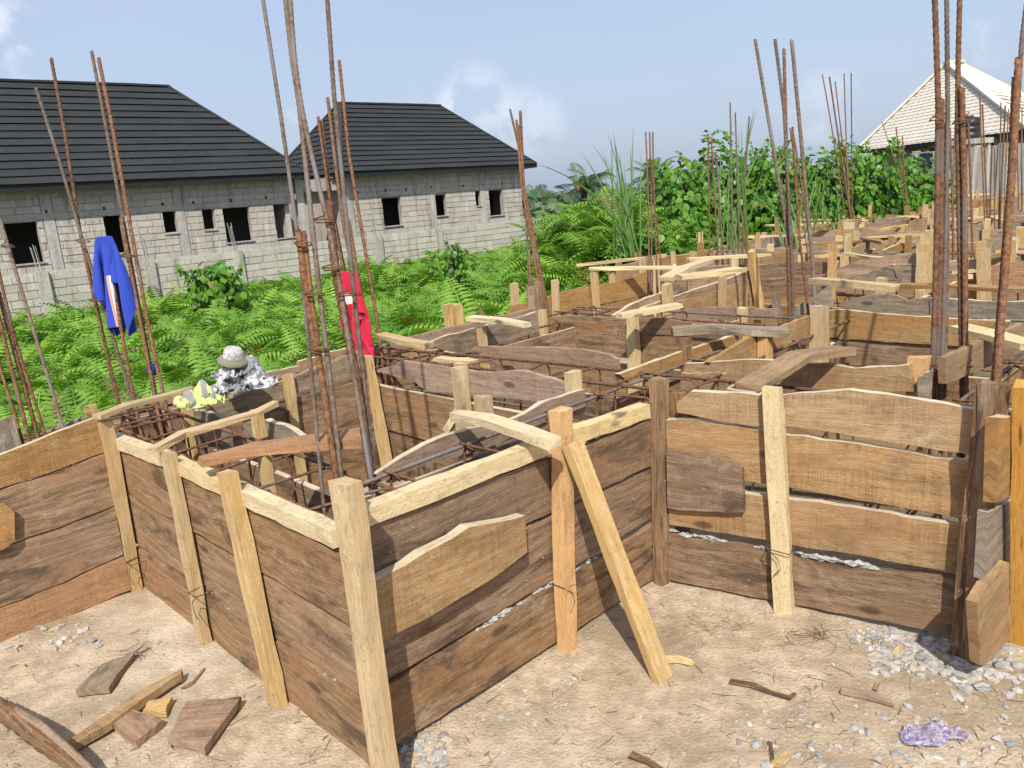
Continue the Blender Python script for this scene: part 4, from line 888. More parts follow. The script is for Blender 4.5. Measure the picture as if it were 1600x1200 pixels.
far_b = [('three thin starter bars in front of the tall grass', 8.5, [([(1009, 206), (1014, 300), (1014, 430)], 4, R_), ([(1015, 206), (1019, 300), (1018, 432)], 4, S_), ([(1020, 207), (1021, 300), (1027, 430)], 4, R_), ([(1016, 240), (1022, 330), (1035, 430)], 4, R_)]),
         ('rusty starter bars below the left end of the vine bush', 9.7, [([(1107, 209), (1107, 300), (1109, 398)], 4, R_), ([(1112, 222), (1117, 310), (1122, 402)], 4, R_), ([(1119, 238), (1125, 320), (1130, 398)], 4, S_)]),
         ('taller thin starter bars among the grass stems', 9.3, [([(1141, 160), (1143, 280), (1146, 412)], 4, S_), ([(1149, 176), (1153, 290), (1154, 410)], 4, S_), ([(1171, 182), (1163, 290), (1160, 412)], 4, S_), ([(1163, 316), (1165, 370), (1168, 410)], 5, R_), ([(1152, 320), (1160, 400)], 3, R_)]),
         ('thin starter bars fanned in front of the vine bush centre', 14.2, [([(1285, 116), (1302, 210), (1322, 346)], 3, R_), ([(1296, 120), (1311, 220), (1330, 346)], 4, R_), ([(1305, 127), (1317, 230), (1331, 346)], 3, R_), ([(1319, 115), (1322, 220), (1329, 346)], 3, R_), ([(1330, 114), (1331, 230), (1332, 346)], 3, R_), ([(1322, 230), (1328, 345)], 5, R_)]),
         ('short leaning starter bars at the right end of the vine bush', 16, [([(1400, 199), (1408, 260), (1413, 330)], 3, R_), ([(1410, 213), (1412, 270), (1417, 328)], 3, R_), ([(1378, 190), (1395, 240), (1420, 328)], 2, S_), ([(1405, 240), (1420, 326)], 3, R_)]),
         ('thin starter bars left of the water tank', 6.9, [([(1484, 200), (1488, 300), (1490, 405)], 5, R_), ([(1513, 188), (1517, 300), (1520, 398)], 5, R_), ([(1493, 180), (1489, 300), (1488, 405)], 3, S_)]),
         ('row of rusty starter bars in front of the yard wall', 9.4, [([(1531, 148), (1535, 260), (1541, 380)], 4, R_), ([(1535, 163), (1540, 280), (1545, 378)], 4, R_), ([(1550, 228), (1547, 300), (1546, 376)], 4, R_), ([(1554, 230), (1554, 300), (1554, 375)], 3, R_), ([(1571, 165), (1565, 270), (1562, 378)], 4, R_), ([(1564, 160), (1563, 250), (1560, 375)], 3, S_), ([(1576, 170), (1570, 280), (1567, 378)], 3, R_)]),
         ('rusty starter bars at the far right under the tank stand', 13.5, [([(1588, 150), (1590, 250), (1592, 335)], 3, R_), ([(1597, 170), (1596, 260), (1597, 335)], 3, R_), ([(1608, 160), (1604, 260), (1604, 335)], 3, R_)]),
         ('thin starter bars between the group of four and the vine bush', 7.6, [([(1234, 200), (1250, 300), (1262, 395)], 3, R_), ([(1239, 198), (1244, 300), (1252, 400)], 4, R_), ([(1240, 210), (1258, 310), (1268, 400)], 4, R_)])]
for l, d, dat in far_b: bars(l, d, dat, near=d < 7)
# ------------------------------------------------------------------ concrete squeezed out of the seams
def crumbs(w, pl, pts, n, size, off=.0):
    ico = np.array([(0, 0, 1), (.9, 0, .3), (.2, .9, .2), (-.8, .5, .3), (-.7, -.6, .2), (.3, -.9, .3), (0, 0, -1)]); F = [(0, 1, 2), (0, 2, 3), (0, 3, 4), (0, 4, 5), (0, 5, 1), (6, 2, 1), (6, 3, 2), (6, 4, 3), (6, 5, 4), (6, 1, 5)]
    mb = MB(); cl = [random.random() for _ in range(11)]
    for i in range(n):
        k = min(1, max(0, random.choice(cl)+random.gauss(0, .035))); x = np.interp(k, np.linspace(0, 1, len(pts)), [p[0] for p in pts]); y = np.interp(k, np.linspace(0, 1, len(pts)), [p[1] for p in pts])
        p = pl.hit(x, y+jit(2.5), off-.004+jit(.006)); s_ = size*random.uniform(.3, 1.25)
        vv = ico*np.array([1, 1, .6])+rng.normal(0, .18, ico.shape); c_, q = math.cos(random.random()*6.3), 0; vv = vv*s_
        mb.add(p+vv[:, :1]*pl.t*1.8+vv[:, 1:2]*pl.n*.8+vv[:, 2:]*ZA, F)
    tag(meshobj('concrete_crumbs', mb, M['crumb'], w), kind='stuff')
RT = {o['label']: o for o in bpy.data.objects if 'label' in o}
crumbs(RT['dark board wall with an amber stake and slanting prop, right of the near corner'], AC, [(720, S2(720)+2), (800, S2(800)+1), (880, S2(880)), (960, S2(960)+4)], 60, .012)
crumbs(RT['four light sawn boards with wide gaps between the inner corner and the bark stake'], CD, [(1050, 831), (1215, 860), (1365, 887)], 90, .013)
crumbs(RT['dark board wall with three pale stakes, running back left from the near corner stake'], AB, [(212, J2(212)+1), (400, J2(400)+1), (590, J2(590)+1)], 50, .008, -.006)
# ------------------------------------------------------------------ ferns
def fern_fronds(base, yaw, length, lift, npin=17):
    """every frond: an arching rib carrying paired narrow leaflets; returns quads"""
    n = len(base); t = np.linspace(0.06, 1, npin); out = np.stack([np.cos(yaw), np.sin(yaw), 0*yaw], 1); side = np.stack([-np.sin(yaw), np.cos(yaw), 0*yaw], 1)
    droop = rng.uniform(.9, 2.3, n); ang = lift[:, None]-droop[:, None]*t[None]**1.4
    ds = length[:, None]/npin; x = np.cumsum(np.cos(ang)*ds, 1); z = np.cumsum(np.sin(ang)*ds, 1)
    P = base[:, None]+out[:, None]*x[..., None]+ZA*z[..., None]
    tan = out[:, None]*np.cos(ang)[..., None]+ZA*np.sin(ang)[..., None]
    sway = rng.normal(0, .12, n)[:, None]*t[None]**2*length[:, None]; P += side[:, None]*sway[..., None]
    pl = length[:, None]*.235*np.sin(np.pi*np.clip(t*.88+.14, 0, 1))[None]**.8*rng.uniform(.85, 1.15, (n, npin)); hw = length[:, None]*.36/npin
    up = np.cross(tan, side[:, None]+0*tan); roll = rng.normal(0, .35, n)
    Q = []
    for s in (-1, 1):
        lat = side[:, None]*s*np.cos(roll*s)[:, None, None]*.93+up*(-.25+np.sin(roll)*s*1.)[:, None, None]*.6+tan*.36
        tip = P+lat*pl[..., None]-ZA*(pl*.18)[..., None]
        mid = P+lat*(pl*.38)[..., None]
        Q.append(np.stack([P, mid+tan*hw[..., None], tip, mid-tan*hw[..., None]], 2))
    V = np.concatenate(Q, 1)                                   # n, 2npin, 4, 3
    a = P[:, :-1]; b = P[:, 1:]; w = (length*.006)[:, None, None]*side[:, None]
    rib = np.stack([a-w, a+w, b+w*.8, b-w*.8], 2)
    return np.concatenate([V, rib], 1)
BUSH = [(1050, 222, 14., 56), (1112, 200, 14.5, 62), (1200, 192, 14.5, 54), (1282, 206, 15.0, 62), (1352, 198, 16.0, 66), (1425, 226, 17.5, 50)]
bpos = [atd(b[0], b[1], b[2]+1.2) for b in BUSH]
mound = [(atd(945, 330, 14.5), 1.7, 1.7), (atd(995, 330, 13.), 1.5, 1.5), (atd(890, 345, 16.5), .9, 1.6)]+[(atd(x, 300, d), h_, 1.9) for x, d, h_ in ((1040, 12.6, 1.5), (1120, 12.6, 1.55), (1200, 12.8, 1.4), (1280, 13.6, 1.1))]
def rise(p):
    r = np.zeros(len(p))
    for c, h_, s in mound: r = np.maximum(r, h_*np.exp(-((p[:, 0]-c[0])**2+(p[:, 1]-c[1])**2)/s**2))
    return r
def scatter(n, u0, u1, v0, v1, lim=None):
    u = rng.uniform(u0, u1, n); v = rng.uniform(v0, v1, n); k = (v > edge_v(u)+.35) & (v < VF-.25)
    u, v = u[k], v[k]; p = u[:, None]*UA+v[:, None]*VA
    d = p[:, 1]; px = p[:, 0]/np.maximum(d, .1); k = (d > 1) & (px > -.8) & (px < .82)
    return u[k], v[k], p[k]
def fern_field():
    qs = []; rs = []
    for (n, u0, u1, v0, v1, nf, lo, hi, npin) in [(620, -3, 6, 4.9, 9, 9, .55, 1.0, 18), (1250, -3, 15, 8, 14, 9, .55, 1.1, 15), (2300, -2, 27, 13, 22.3, 7, .65, 1.15, 12)]:
        u, v, p = scatter(n, u0, u1, v0, v1); m = len(u)
        gzv = ground_h(u, v)+rng.uniform(-.05, .55, m)+vnoise(u, v, 1.3, 9)*.26+rise(p); p = p+ZA*gzv[:, None]
        B = np.repeat(p, nf, 0); N_ = len(B); yaw = rng.uniform(0, 6.283, N_); L = rng.uniform(lo, hi, N_); lift = rng.uniform(.5, 1.3, N_)
        B = B+rng.normal(0, .03, B.shape); q = fern_fronds(B, yaw, L, lift, npin); qs.append(q.reshape(-1, 4, 3)); r_ = np.repeat(rng.uniform(0, 1, N_)*.6+np.repeat(rng.uniform(0, .4, m), nf), q.shape[1]*4); rs.append(r_)
    V = np.concatenate(qs).reshape(-1, 3); Q = np.arange(len(V)).reshape(-1, 4)
    tag(bigmesh('ferns', V, Q, M['fern'], None, np.concatenate(rs)), kind='stuff')
fern_field()
# ------------------------------------------------------------------ broad leaves
LF = np.array([(0, 0, 0), (.30, .12, .05), (.46, .42, .03), (.30, .78, -.05), (0, 1.1, -.16), (-.30, .78, -.05), (-.46, .42, .03), (-.30, .12, .05), (0, .5, -.04)]); LF[:, 2] += 0
LFQ = np.array([(0, 1, 2, 8), (8, 2, 3, 4), (8, 4, 5, 6), (0, 8, 6, 7)])
def leaves(pos, nrm, size, rolls=None):
    """heart shaped leaves: pos n,3; nrm n,3 outward; returns verts n,9,3"""
    n = len(pos); nrm = nrm/np.linalg.norm(nrm, axis=1)[:, None]
    dn = np.tile(np.array([0, 0, -1.]), (n, 1))+rng.normal(0, .45, (n, 3)); y = dn-nrm*(dn*nrm).sum(1)[:, None]; y /= np.linalg.norm(y, axis=1)[:, None]; x = np.cross(y, nrm)
    L = LF[None]*size[:, None, None]
    return pos[:, None]+L[..., :1]*x[:, None]+L[..., 1:2]*y[:, None]+L[..., 2:]*nrm[:, None]
def leaf_obj_mesh(name, V, mat, rnd=None):
    n = len(V); Q = (np.arange(n)[:, None, None]*9+LFQ[None]).reshape(-1, 4)
    return V.reshape(-1, 3), Q, np.repeat(rng.uniform(0, 1, n) if rnd is None else rnd, 9)
SINGLE = []
for k in range(5):
    v = LF+rng.normal(0, .035, LF.shape); v[:, 2] += (k-2)*.06*v[:, 1]**2; me = bpy.data.meshes.new('leaf'); me.from_pydata(v.tolist(), [], LFQ.tolist()); SINGLE.append(me)
def bush(label, c, rx, ry, ztop, zbot, n, size, nsingle, mat='leaf', group=None, seed=0, name='vine_covered_bush', cat='bush'):
    g_ = np.random.default_rng(seed+50); root = thing(name, label, cat, (c[0], c[1], zbot), group); cz = (ztop+zbot)/2; rz = (ztop-zbot)/2
    def surf(m, dmin, dmax, front=False):
        d = g_.normal(0, 1, (m, 3)); d /= np.linalg.norm(d, axis=1)[:, None]; d[:, 2] = np.abs(d[:, 2])*.9-.12+(d[:, 2] < 0)*-.3
        if front: d[:, 1] = -np.abs(d[:, 1])
        f = g_.uniform(dmin, dmax, m)*(1+.16*np.sin(d[:, 0]*5+seed)*np.cos(d[:, 2]*6+seed*2)+.12*np.sin(d[:, 0]*11+d[:, 2]*9+seed))
        sq = np.array([rx, ry, rz]); p = np.array([c[0], c[1], cz])+d*sq*f[:, None]; p[:, 2] = np.maximum(p[:, 2], zbot+.1)
        nn = d/sq; nn = nn/np.linalg.norm(nn, axis=1)[:, None]+np.array([0, -.15, .35])+g_.normal(0, .38, (m, 3)); return p, nn
    P, Nn = surf(n, .74, 1.04); V, Q, r_ = leaf_obj_mesh('foliage', leaves(P, Nn, g_.uniform(.7, 1.25, n)*size), M[mat]); o = bigmesh('foliage', V, Q, M[mat], root, r_); tag(o, kind='stuff')
    # runners sticking out of the crown with leaves along them
    PP = []; NN = []; mb = MB()
    for k in range(10):
        d, nn = surf(1, .9, .95); q = d[0]; dr = nn[0]/np.linalg.norm(nn[0])*.5+np.array([0, -.1, .65]); dr /= np.linalg.norm(dr); Lr = size*random.uniform(2.0, 4.2)
        pts = [q+dr*Lr*i/5+np.array([jit(.02), jit(.02), -.05*(i/5)**2]) for i in range(6)]; tube_mb(mb, pts, .008, 5)
        for pnt in pts[1:]:
            for _ in range(2): PP.append(pnt+g_.normal(0, .035, 3)); NN.append(np.array([g_.normal(0, .6), -.6, .7]))
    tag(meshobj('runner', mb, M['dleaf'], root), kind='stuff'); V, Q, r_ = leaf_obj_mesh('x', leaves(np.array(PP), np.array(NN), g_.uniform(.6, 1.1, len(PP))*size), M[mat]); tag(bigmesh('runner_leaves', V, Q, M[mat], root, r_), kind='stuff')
    # inner leaves in a darker green, shade of the gaps put into their colour
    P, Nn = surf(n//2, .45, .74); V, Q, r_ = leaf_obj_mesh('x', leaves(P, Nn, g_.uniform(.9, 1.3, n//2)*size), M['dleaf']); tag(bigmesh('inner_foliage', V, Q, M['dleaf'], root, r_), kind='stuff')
    mb = MB()
    for k in range(5): tube_mb(mb, [np.array([c[0]+jit(rx*.3), c[1]+jit(ry*.3), zbot-.3]), np.array([c[0]+jit(rx*.5), c[1]+jit(ry*.4), cz]), np.array([c[0]+jit(rx*.7), c[1]+jit(ry*.5), cz+rz*.7])], .03, 6, r_end=.008)
    meshobj('stem', mb, M['twig'], root)
    P, Nn = surf(nsingle, 1.0, 1.09, True); wb = np.array(root.location)
    for k in range(nsingle):
        me = SINGLE[k % 5]
        if not me.materials: me.materials.append(M['leaf'])
        nn = Nn[k]/np.linalg.norm(Nn[k]); dn = np.array([g_.normal(0, .4), g_.normal(0, .3), -1.]); y = dn-nn*(dn @ nn); y /= np.linalg.norm(y); x = np.cross(y, nn); s = size*g_.uniform(.8, 1.25)
        o = bpy.data.objects.new('leaf', me); COL.objects.link(o); o.parent = root
        w_ = Matrix(((x[0]*s, y[0]*s, nn[0]*s, P[k][0]-wb[0]), (x[1]*s, y[1]*s, nn[1]*s, P[k][1]-wb[1]), (x[2]*s, y[2]*s, nn[2]*s, P[k][2]-wb[2]), (0, 0, 0, 1))); o.matrix_local = w_
    return root
BL = ['leafy vine mound at the left end of the bush row, behind the rusty bars', 'tall vine mound second from the left in the bush row', 'highest vine mound of the bush row, behind the group of four tall bars', 'vine mound behind the right side of the group of four tall bars', 'broad vine mound behind the thin fanned starter bars', 'low vine mound at the right end of the bush row beside the cream roof']
for i, (x, y, d, wpx) in enumerate(BUSH):
    c = atd(x, y, d+.9); rx = wpx*d/FPX*1.3
    bush(BL[i], c, rx, 1.25, c[2], -1.1, 2400, .115, 150, 'leaf', 'vine covered bushes along the ferns', i)
c = atd(332, 405, 18.5); bush('small round broad leaved bush against the block fence', c, .62, .5, c[2]+.1, -1.0, 260, .16, 90, 'leaf', None, 11, 'broad_leaf_bush')
c = atd(704, 372, 16.5); bush('small leafy sprout above the ferns below the shorter house', c, .26, .25, c[2]+.05, -.8, 60, .13, 24, 'leaf', None, 12, 'broad_leaf_bush')
def undergrowth():
    u, v, p = scatter(2600, -3, 3.2, 4.9, 8.0); z = ground_h(u, v)+rng.uniform(.1, .72, len(u)); p = p+ZA*z[:, None]
    P1 = p; u2, v2, p2 = scatter(9000, 3, 26, 5, 13.5); k = rng.uniform(0, 1, len(u2)) < .75; p2 = p2[k]; z2 = ground_h(u2[k], v2[k])+rng.uniform(.0, .8, k.sum())+rise(p2)*.95; p2 = p2+ZA*z2[:, None]
    P = np.concatenate([P1, p2]); n = len(P); nn = rng.normal(0, .5, (n, 3))+np.array([0, -.3, .9]); V, Q, r_ = leaf_obj_mesh('x', leaves(P, nn, rng.uniform(.05, .12, n)), M['leaf'])
    tag(bigmesh('undergrowth', V, Q, M['leaf'], None, r_), kind='stuff')
undergrowth()
# ------------------------------------------------------------------ tall grass
def blade_mb(mb, pts, w0):
    P = np.array(pts); n = 9; T = np.linspace(0, 1, n); a, b, c_ = P
    Q = (1-T)[:, None]**2*a+2*(T*(1-T))[:, None]*b+(T**2)[:, None]*c_
    d = np.gradient(Q, axis=0); s = np.cross(d, np.array([.2, 1, .15])); s /= np.linalg.norm(s, axis=1)[:, None]; w = w0*np.sqrt(np.clip(1-T**1.6, 0, 1))[:, None]
    fold = np.cross(s, d); fold /= np.linalg.norm(fold, axis=1)[:, None]
    V = np.stack([Q-s*w/2+fold*w*.18, Q, Q+s*w/2+fold*w*.18], 1).reshape(-1, 3); F = []
    for i in range(n-1):
        for j in range(2): k = i*3+j; F.append((k, k+1, k+4, k+3))
    mb.add(V, F)
def grass(label, bx, by, dep, tips, extra, spread, hgt, w0, seed):
    g_ = np.random.default_rng(seed); base = atd(bx, by, dep); root = thing('grass_clump', label, 'grass', (base[0], base[1], -1.), 'clumps of tall grass')
    L = [atd(x, y, dep+g_.normal(0, .3)) for x, y in tips]
    for k in range(extra): L.append(base+np.array([g_.normal(0, spread), g_.normal(0, spread*.7), hgt*g_.uniform(.5, 1)]))
    for tip in L:
        b0 = base+np.array([g_.normal(0, .12), g_.normal(0, .12), -.2]); md = (b0+tip)/2; h = tip-b0; md = md+ZA*np.linalg.norm(h[:2])*.28-np.array([h[0], h[1], 0])*.18
        mb = MB(); blade_mb(mb, [b0, md, tip], w0*g_.uniform(.7, 1.2)); meshobj('blade', mb, M['blade'], root, True)
grass('tall fan of long grass blades left of the vine bushes', 988, 378, 11.2, [(908, 238), (925, 225), (948, 203), (958, 205), (990, 197), (940, 268), (890, 280), (968, 235), (1002, 232), (975, 252), (930, 300), (900, 330), (1012, 262), (945, 240), (985, 225), (870, 352), (1040, 290), (995, 250)], 5, .5, 1.5, .024, 1)
grass('upright reed like grass among the thin bars', 1152, 380, 10.6, [(1145, 175), (1158, 195), (1168, 180), (1180, 163), (1184, 168), (1172, 210), (1135, 205), (1128, 215), (1206, 205), (1110, 300), (1090, 270), (1195, 260)], 5, .3, 1.7, .020, 2)
grass('arching grass in front of the highest vine mound', 1235, 385, 10.8, [(1300, 235), (1318, 220), (1280, 262), (1262, 250), (1205, 255), (1190, 290), (1310, 260), (1260, 290)], 5, .45, 1.2, .024, 3)
grass('low grass tuft by the board edge below the bushes', 1292, 352, 12.2, [(1270, 285), (1285, 275), (1305, 280), (1318, 300), (1330, 320), (1262, 300), (1275, 295)], 5, .3, .9, .024, 4)
# ------------------------------------------------------------------ oil palms far off
def palm(label, px, py, dep, s, seed, group):
    g_ = np.random.default_rng(seed); c = atd(px, py, dep); root = thing('oil_palm', label, 'palm tree', (c[0], c[1], -1.2), group)
    mb = MB(); tube_mb(mb, [np.array([c[0], c[1], -1.4]), c], .22, 8, r_end=.16); meshobj('trunk', mb, M['twig'], root)
    for k in range(16):
        yaw = g_.uniform(0, 6.28, 1); q = fern_fronds(c[None]*1., yaw, np.array([s*g_.uniform(.8, 1.15)]), np.array([g_.uniform(.1, 1.35)]), 20).reshape(-1, 3)
        bigmesh('frond', q, np.arange(len(q)).reshape(-1, 4), M['palm'], root, np.full(len(q), g_.uniform()))
for i, (x, y, d, s) in enumerate([(848, 312, 46, 1.7), (868, 318, 52, 1.7), (912, 296, 40, 2.0), (925, 291, 48, 2.0), (893, 306, 50, 1.7), (1020, 282, 38, 1.8), (830, 312, 60, 1.8)]):
    palm(['far oil palm just right of the shorter house', 'small far oil palm above the end of the fence', 'far oil palm left of the grass fan', 'far oil palm tops behind the grass fan', 'far oil palm between the fence end and the grass fan', 'far oil palm hidden behind the left end of the bush row', 'far oil palm partly hidden by the shorter house'][i], x, y, d, s, 70+i, 'far oil palms')
def far_belt():
    n = 17000; x = rng.uniform(-15, 24, n); y = rng.uniform(34, 62, n); top = 1.35+.9*vnoise(x, y, .45, 4)
    z = rng.uniform(-1.2, 2.3, n); k = z < top; P = np.stack([x, y, z], 1)[k]; P = P[(P[:, 0] @ np.ones(1) if 0 else P[:, 0]) > -100]
    uu = P @ UA; vv = P @ VA; P = P[(vv < VF-1) | (uu > 27)]; P = P[~((P[:, 0] > 14) & (P[:, 1] < 50))]
    nn = rng.normal(0, .5, P.shape)+np.array([0, -.5, .7]); V, Q, r_ = leaf_obj_mesh('x', leaves(P, nn, rng.uniform(.3, .6, len(P))), M['palm']); tag(bigmesh('far_scrub', V, Q, M['palm'], None, r_), kind='stuff')
far_belt()
# ------------------------------------------------------------------ clothes
def clothmat(name, c, c2=None, kind=None, rough=.85):
    m, nt, N, L, P = newmat(name); g = G(nt); ps = g.n('NewGeometry').outputs['Position']; uv = g.n('UVMap', uv_map='UVMap').outputs[0]; col = c+(1,)
    wv = g.noise(ps, 900, 1); sep = g.n('SeparateXYZ'); L.new(uv, sep.inputs[0]); u, v = sep.outputs[0], sep.outputs[1]
    def band(off, wd): return g.math('LESS_THAN', g.math('ABSOLUTE', g.math('SUBTRACT', off, 0.)), wd)
    if kind == 'blue':
        c1 = col
        for p_, w_, cc in ((.50, .013, (.72, .70, .68)), (.524, .008, (.72, .30, .18)), (.66, .011, (.7, .69, .68))): c1 = g.mix(g.math('MULTIPLY', g.math('LESS_THAN', v, .62), band(g.math('SUBTRACT', u, p_), w_)), c1, cc)
        col = c1
    elif kind == 'red':
        f = g.math('ADD', g.noise(ps, 9, 2), g.math('MULTIPLY', g.math('ABSOLUTE', g.math('SUBTRACT', v, .78)), -2.4)); col = g.mix(g.ramp(f, .47, .50), col, (.75, .68, .68))
    elif kind == 'camo':
        a_ = g.noise(ps, 17, 3, .6, .8); b_ = g.noise(ps, 38, 3, .6, .6); col = g.mix(g.ramp(a_, .47, .50), (.55, .55, .56), (.22, .22, .23)); col = g.mix(g.ramp(b_, .58, .61), col, (.05, .05, .055))
    elif kind == 'vest':
        f = g.math('SUBTRACT', g.math('FRACT', g.math('ADD', g.math('MULTIPLY', u, 2.), g.math('MULTIPLY', v, .35))), .55); col = g.mix(band(f, .08), col, (.25, .255, .26))
    elif kind == 'hat':
        f = g.math('LESS_THAN', v, .42); col = g.mix(f, g.mix(g.ramp(g.noise(ps, 120, 2), .5, .53), (.50, .50, .48), (.28, .28, .29)), (.20, .19, .13))
    if isinstance(col, tuple): P.inputs['Base Color'].default_value = col
    else: L.new(col, P.inputs['Base Color'])
    P.inputs['Roughness'].default_value = rough; P.inputs['Sheen Weight'].default_value = .15; L.new(g.bump(wv, .2, .001), P.inputs['Normal']); return m
def settle(nx, ny, w, h, V0, pins=(), balls=(), grow=1., steps=200, bend=.25, iters=10):
    """let a sheet of nx by ny points hang or fall under gravity until it rests in its folds"""
    P = V0.reshape(nx, ny, 3).copy(); X = P.copy(); dx, dy = w/(nx-1)*grow, h/(ny-1)*grow; dg = math.hypot(dx, dy)
    wm = np.ones((nx, ny, 1))
    for i, j in pins: wm[i, j] = 0
    S = []
    for di, dj, L, k in ((1, 0, dx, 1.), (0, 1, dy, 1.), (1, 1, dg, .6), (1, -1, dg, .6), (2, 0, 2*dx, bend), (0, 2, 2*dy, bend)):
        st = max(abs(di), abs(dj))
        for o in range(2*st):
            if di: I = np.array([i for i in range(nx-di) if (i//max(1, di)) % 2 == (o >= st) and i % st == o % st]); J = np.arange(max(0, -dj), ny-max(0, dj))
            else: I = np.arange(nx); J = np.array([j for j in range(ny-dj) if (j//dj) % 2 == (o >= st) and j % st == o % st])
            if len(I) and len(J):
                a_ = np.ix_(I, J); b_ = np.ix_(I+di, J+dj); S.append((a_, b_, L, k))
    for t in range(steps):
        v = (P-X)*.975; X = P.copy(); P = P+(v-ZA*(9.8*.012**2))*wm
        for _ in range(iters):
            for a_, b_, L, k in S:
                d = P[b_]-P[a_]; n = np.sqrt((d*d).sum(-1, keepdims=True))+1e-9; wa, wb = wm[a_], wm[b_]; c = d*((n-L)/n*k/(wa+wb+1e-6))
                P[a_] += c*wa; P[b_] -= c*wb
            for (cx, cy, cz, r) in balls:
                q = P-np.array([cx, cy, cz]); n = np.linalg.norm(q, axis=-1, keepdims=True); P = np.where(n < r, np.array([cx, cy, cz])+q/n*r, P)
            if balls:
                low = P[..., 2] < .004
                P[..., 2] = np.where(low, .004, P[..., 2]); P[..., :2] = np.where(low[..., None], X[..., :2]+(P[..., :2]-X[..., :2])*.5, P[..., :2])
    return P.reshape(-1, 3)
def grid(nx, ny, w, h):
    X, Y = np.meshgrid(np.linspace(-w/2, w/2, nx), np.linspace(0, -h, ny), indexing='ij'); return X.ravel(), Y.ravel()
CLOTH = {}
X_, Y_ = grid(34, 34, .50, .43); CLOTH['blue'] = (34, 34, settle(34, 34, .50*1.0, .43, np.stack([X_*.5, .055*np.sin(X_*34)+.02*np.sin(Y_*20+X_*9), Y_], 1), [(i, j) for i in range(15, 19) for j in range(2)]))
X_, Y_ = grid(32, 36, .46, .50); CLOTH['red'] = (32, 36, settle(32, 36, .46, .50, np.stack([X_*.45, .05*np.sin(X_*40)+.02*np.sin(Y_*20+X_*9), Y_], 1), [(i, j) for i in range(14, 18) for j in range(2)]))
def pile(nx, ny, w, h, balls, sd_, squeeze):
    X, Y = grid(nx, ny, w, h); p = np.random.default_rng(sd_).uniform(0, 6, 6)
    V = np.stack([X*squeeze, (Y+h/2)*squeeze, .11+.03*np.sin(X*42+p[0]+6*Y)+.03*np.sin(Y*47+p[1]+5*X)+.015*np.sin((X+Y)*80+p[2])], 1)
    return (nx, ny, settle(nx, ny, w, h, V, (), balls, 1., 110, .35, 8))
CLOTH['jacket'] = pile(46, 38, .52, .42, [(.05, .02, .04, .055), (-.07, 0, .02, .04)], 2, .52)
CLOTH['vest'] = pile(40, 36, .40, .34, [(.02, .01, .012, .036), (-.05, -.02, .01, .026)], 5, .46)
CLOTH['film'] = pile(30, 26, .24, .18, [(.01, 0, .012, .022)], 9, .5)
def cloth(name, kind, origin, rot, scale, mat, parent=None, thick=.003):
    """a settled sheet of cloth turned by rot about the vertical, with a real thickness"""
    nx, ny, P = CLOTH[kind]; P = P*np.array(scale); c, s_ = math.cos(rot), math.sin(rot)
    P = np.stack([P[:, 0]*c-P[:, 1]*s_, P[:, 0]*s_+P[:, 1]*c, P[:, 2]], 1)+np.array(origin); I, J = np.meshgrid(np.arange(nx)/(nx-1), 1-np.arange(ny)/(ny-1), indexing='ij')
    F = [(a*ny+j, a*ny+j+1, (a+1)*ny+j+1, (a+1)*ny+j) for a in range(nx-1) for j in range(ny-1)]
    o = meshobj(name, MB().add(P, F, np.stack([I.ravel(), J.ravel()], 1)), mat, parent, True)
    m = o.modifiers.new('thickness', 'SOLIDIFY'); m.thickness = thick; m.offset = 0; m = o.modifiers.new('smooth', 'SUBSURF'); m.levels = m.render_levels = 1
    return o
tag(cloth('blue_shirt', 'blue', atd(162, 369, 3.93), 1.45, (1.15, 1.3, .88), clothmat('royal_blue_cloth', (.014, .05, .40), kind='blue')), 'royal blue shirt with white and orange piping hung over a starter bar', 'shirt')
tag(cloth('red_shirt', 'red', atd(543, 424, 4.72), 1.5, (1.0, 1.25, 1.04), clothmat('crimson_cloth', (.52, .008, .045), kind='red')), 'bright crimson shirt with a white patch stuffed between thin starter bars', 'shirt')
def vn3(P, s, seed):
    r = np.random.default_rng(seed); t = 0
    for k in range(3):
        d = r.normal(0, 1, 3); d /= np.linalg.norm(d); e = r.normal(0, 1, 3); f = s*1.8**k; t = t+np.abs(np.sin(P @ d*f+r.uniform(0, 6)+1.5*np.sin(P @ e*f*.6+r.uniform(0, 6))))/1.55**k
    return t/2.4
def crumple(name, c, rad, amp, seed, mat, parent=None, fs=7, nu=56, nv=36, flat=0.):
    th = np.linspace(0, 2*np.pi, nu, endpoint=False); ph = np.linspace(.02, np.pi-.02, nv); A_, B_ = np.meshgrid(ph, th, indexing='ij')
    D = np.stack([np.sin(A_)*np.cos(B_), np.sin(A_)*np.sin(B_), np.cos(A_)], -1).reshape(-1, 3); f = 1+amp*(vn3(D, fs, seed)-.6)
    P = D*f[:, None]*np.array(rad); P[:, 2] = np.where(P[:, 2] < 0, P[:, 2]*(1-flat), P[:, 2]); P = P+np.array(c); F = []
    for i in range(nv-1):
        for j in range(nu): F.append((i*nu+j, (i+1)*nu+j, (i+1)*nu+(j+1) % nu, i*nu+(j+1) % nu))
    F += [tuple(range(nu)), tuple((nv-1)*nu+j for j in range(nu-1, -1, -1))]
    UV = np.stack([B_/6.2832, 1-A_/np.pi], -1).reshape(-1, 2)
    return meshobj(name, MB().add(P, F, UV), mat, parent, True)
camo = clothmat('grey_camouflage_cloth', (.5, .5, .5), kind='camo')
jb = atd(380, 590, 3.72); jk = thing('patterned_jacket', 'crumpled grey and white camouflage jacket lying on the board edge by the ferns', 'jacket', (jb[0], jb[1], jb[2]-.06))
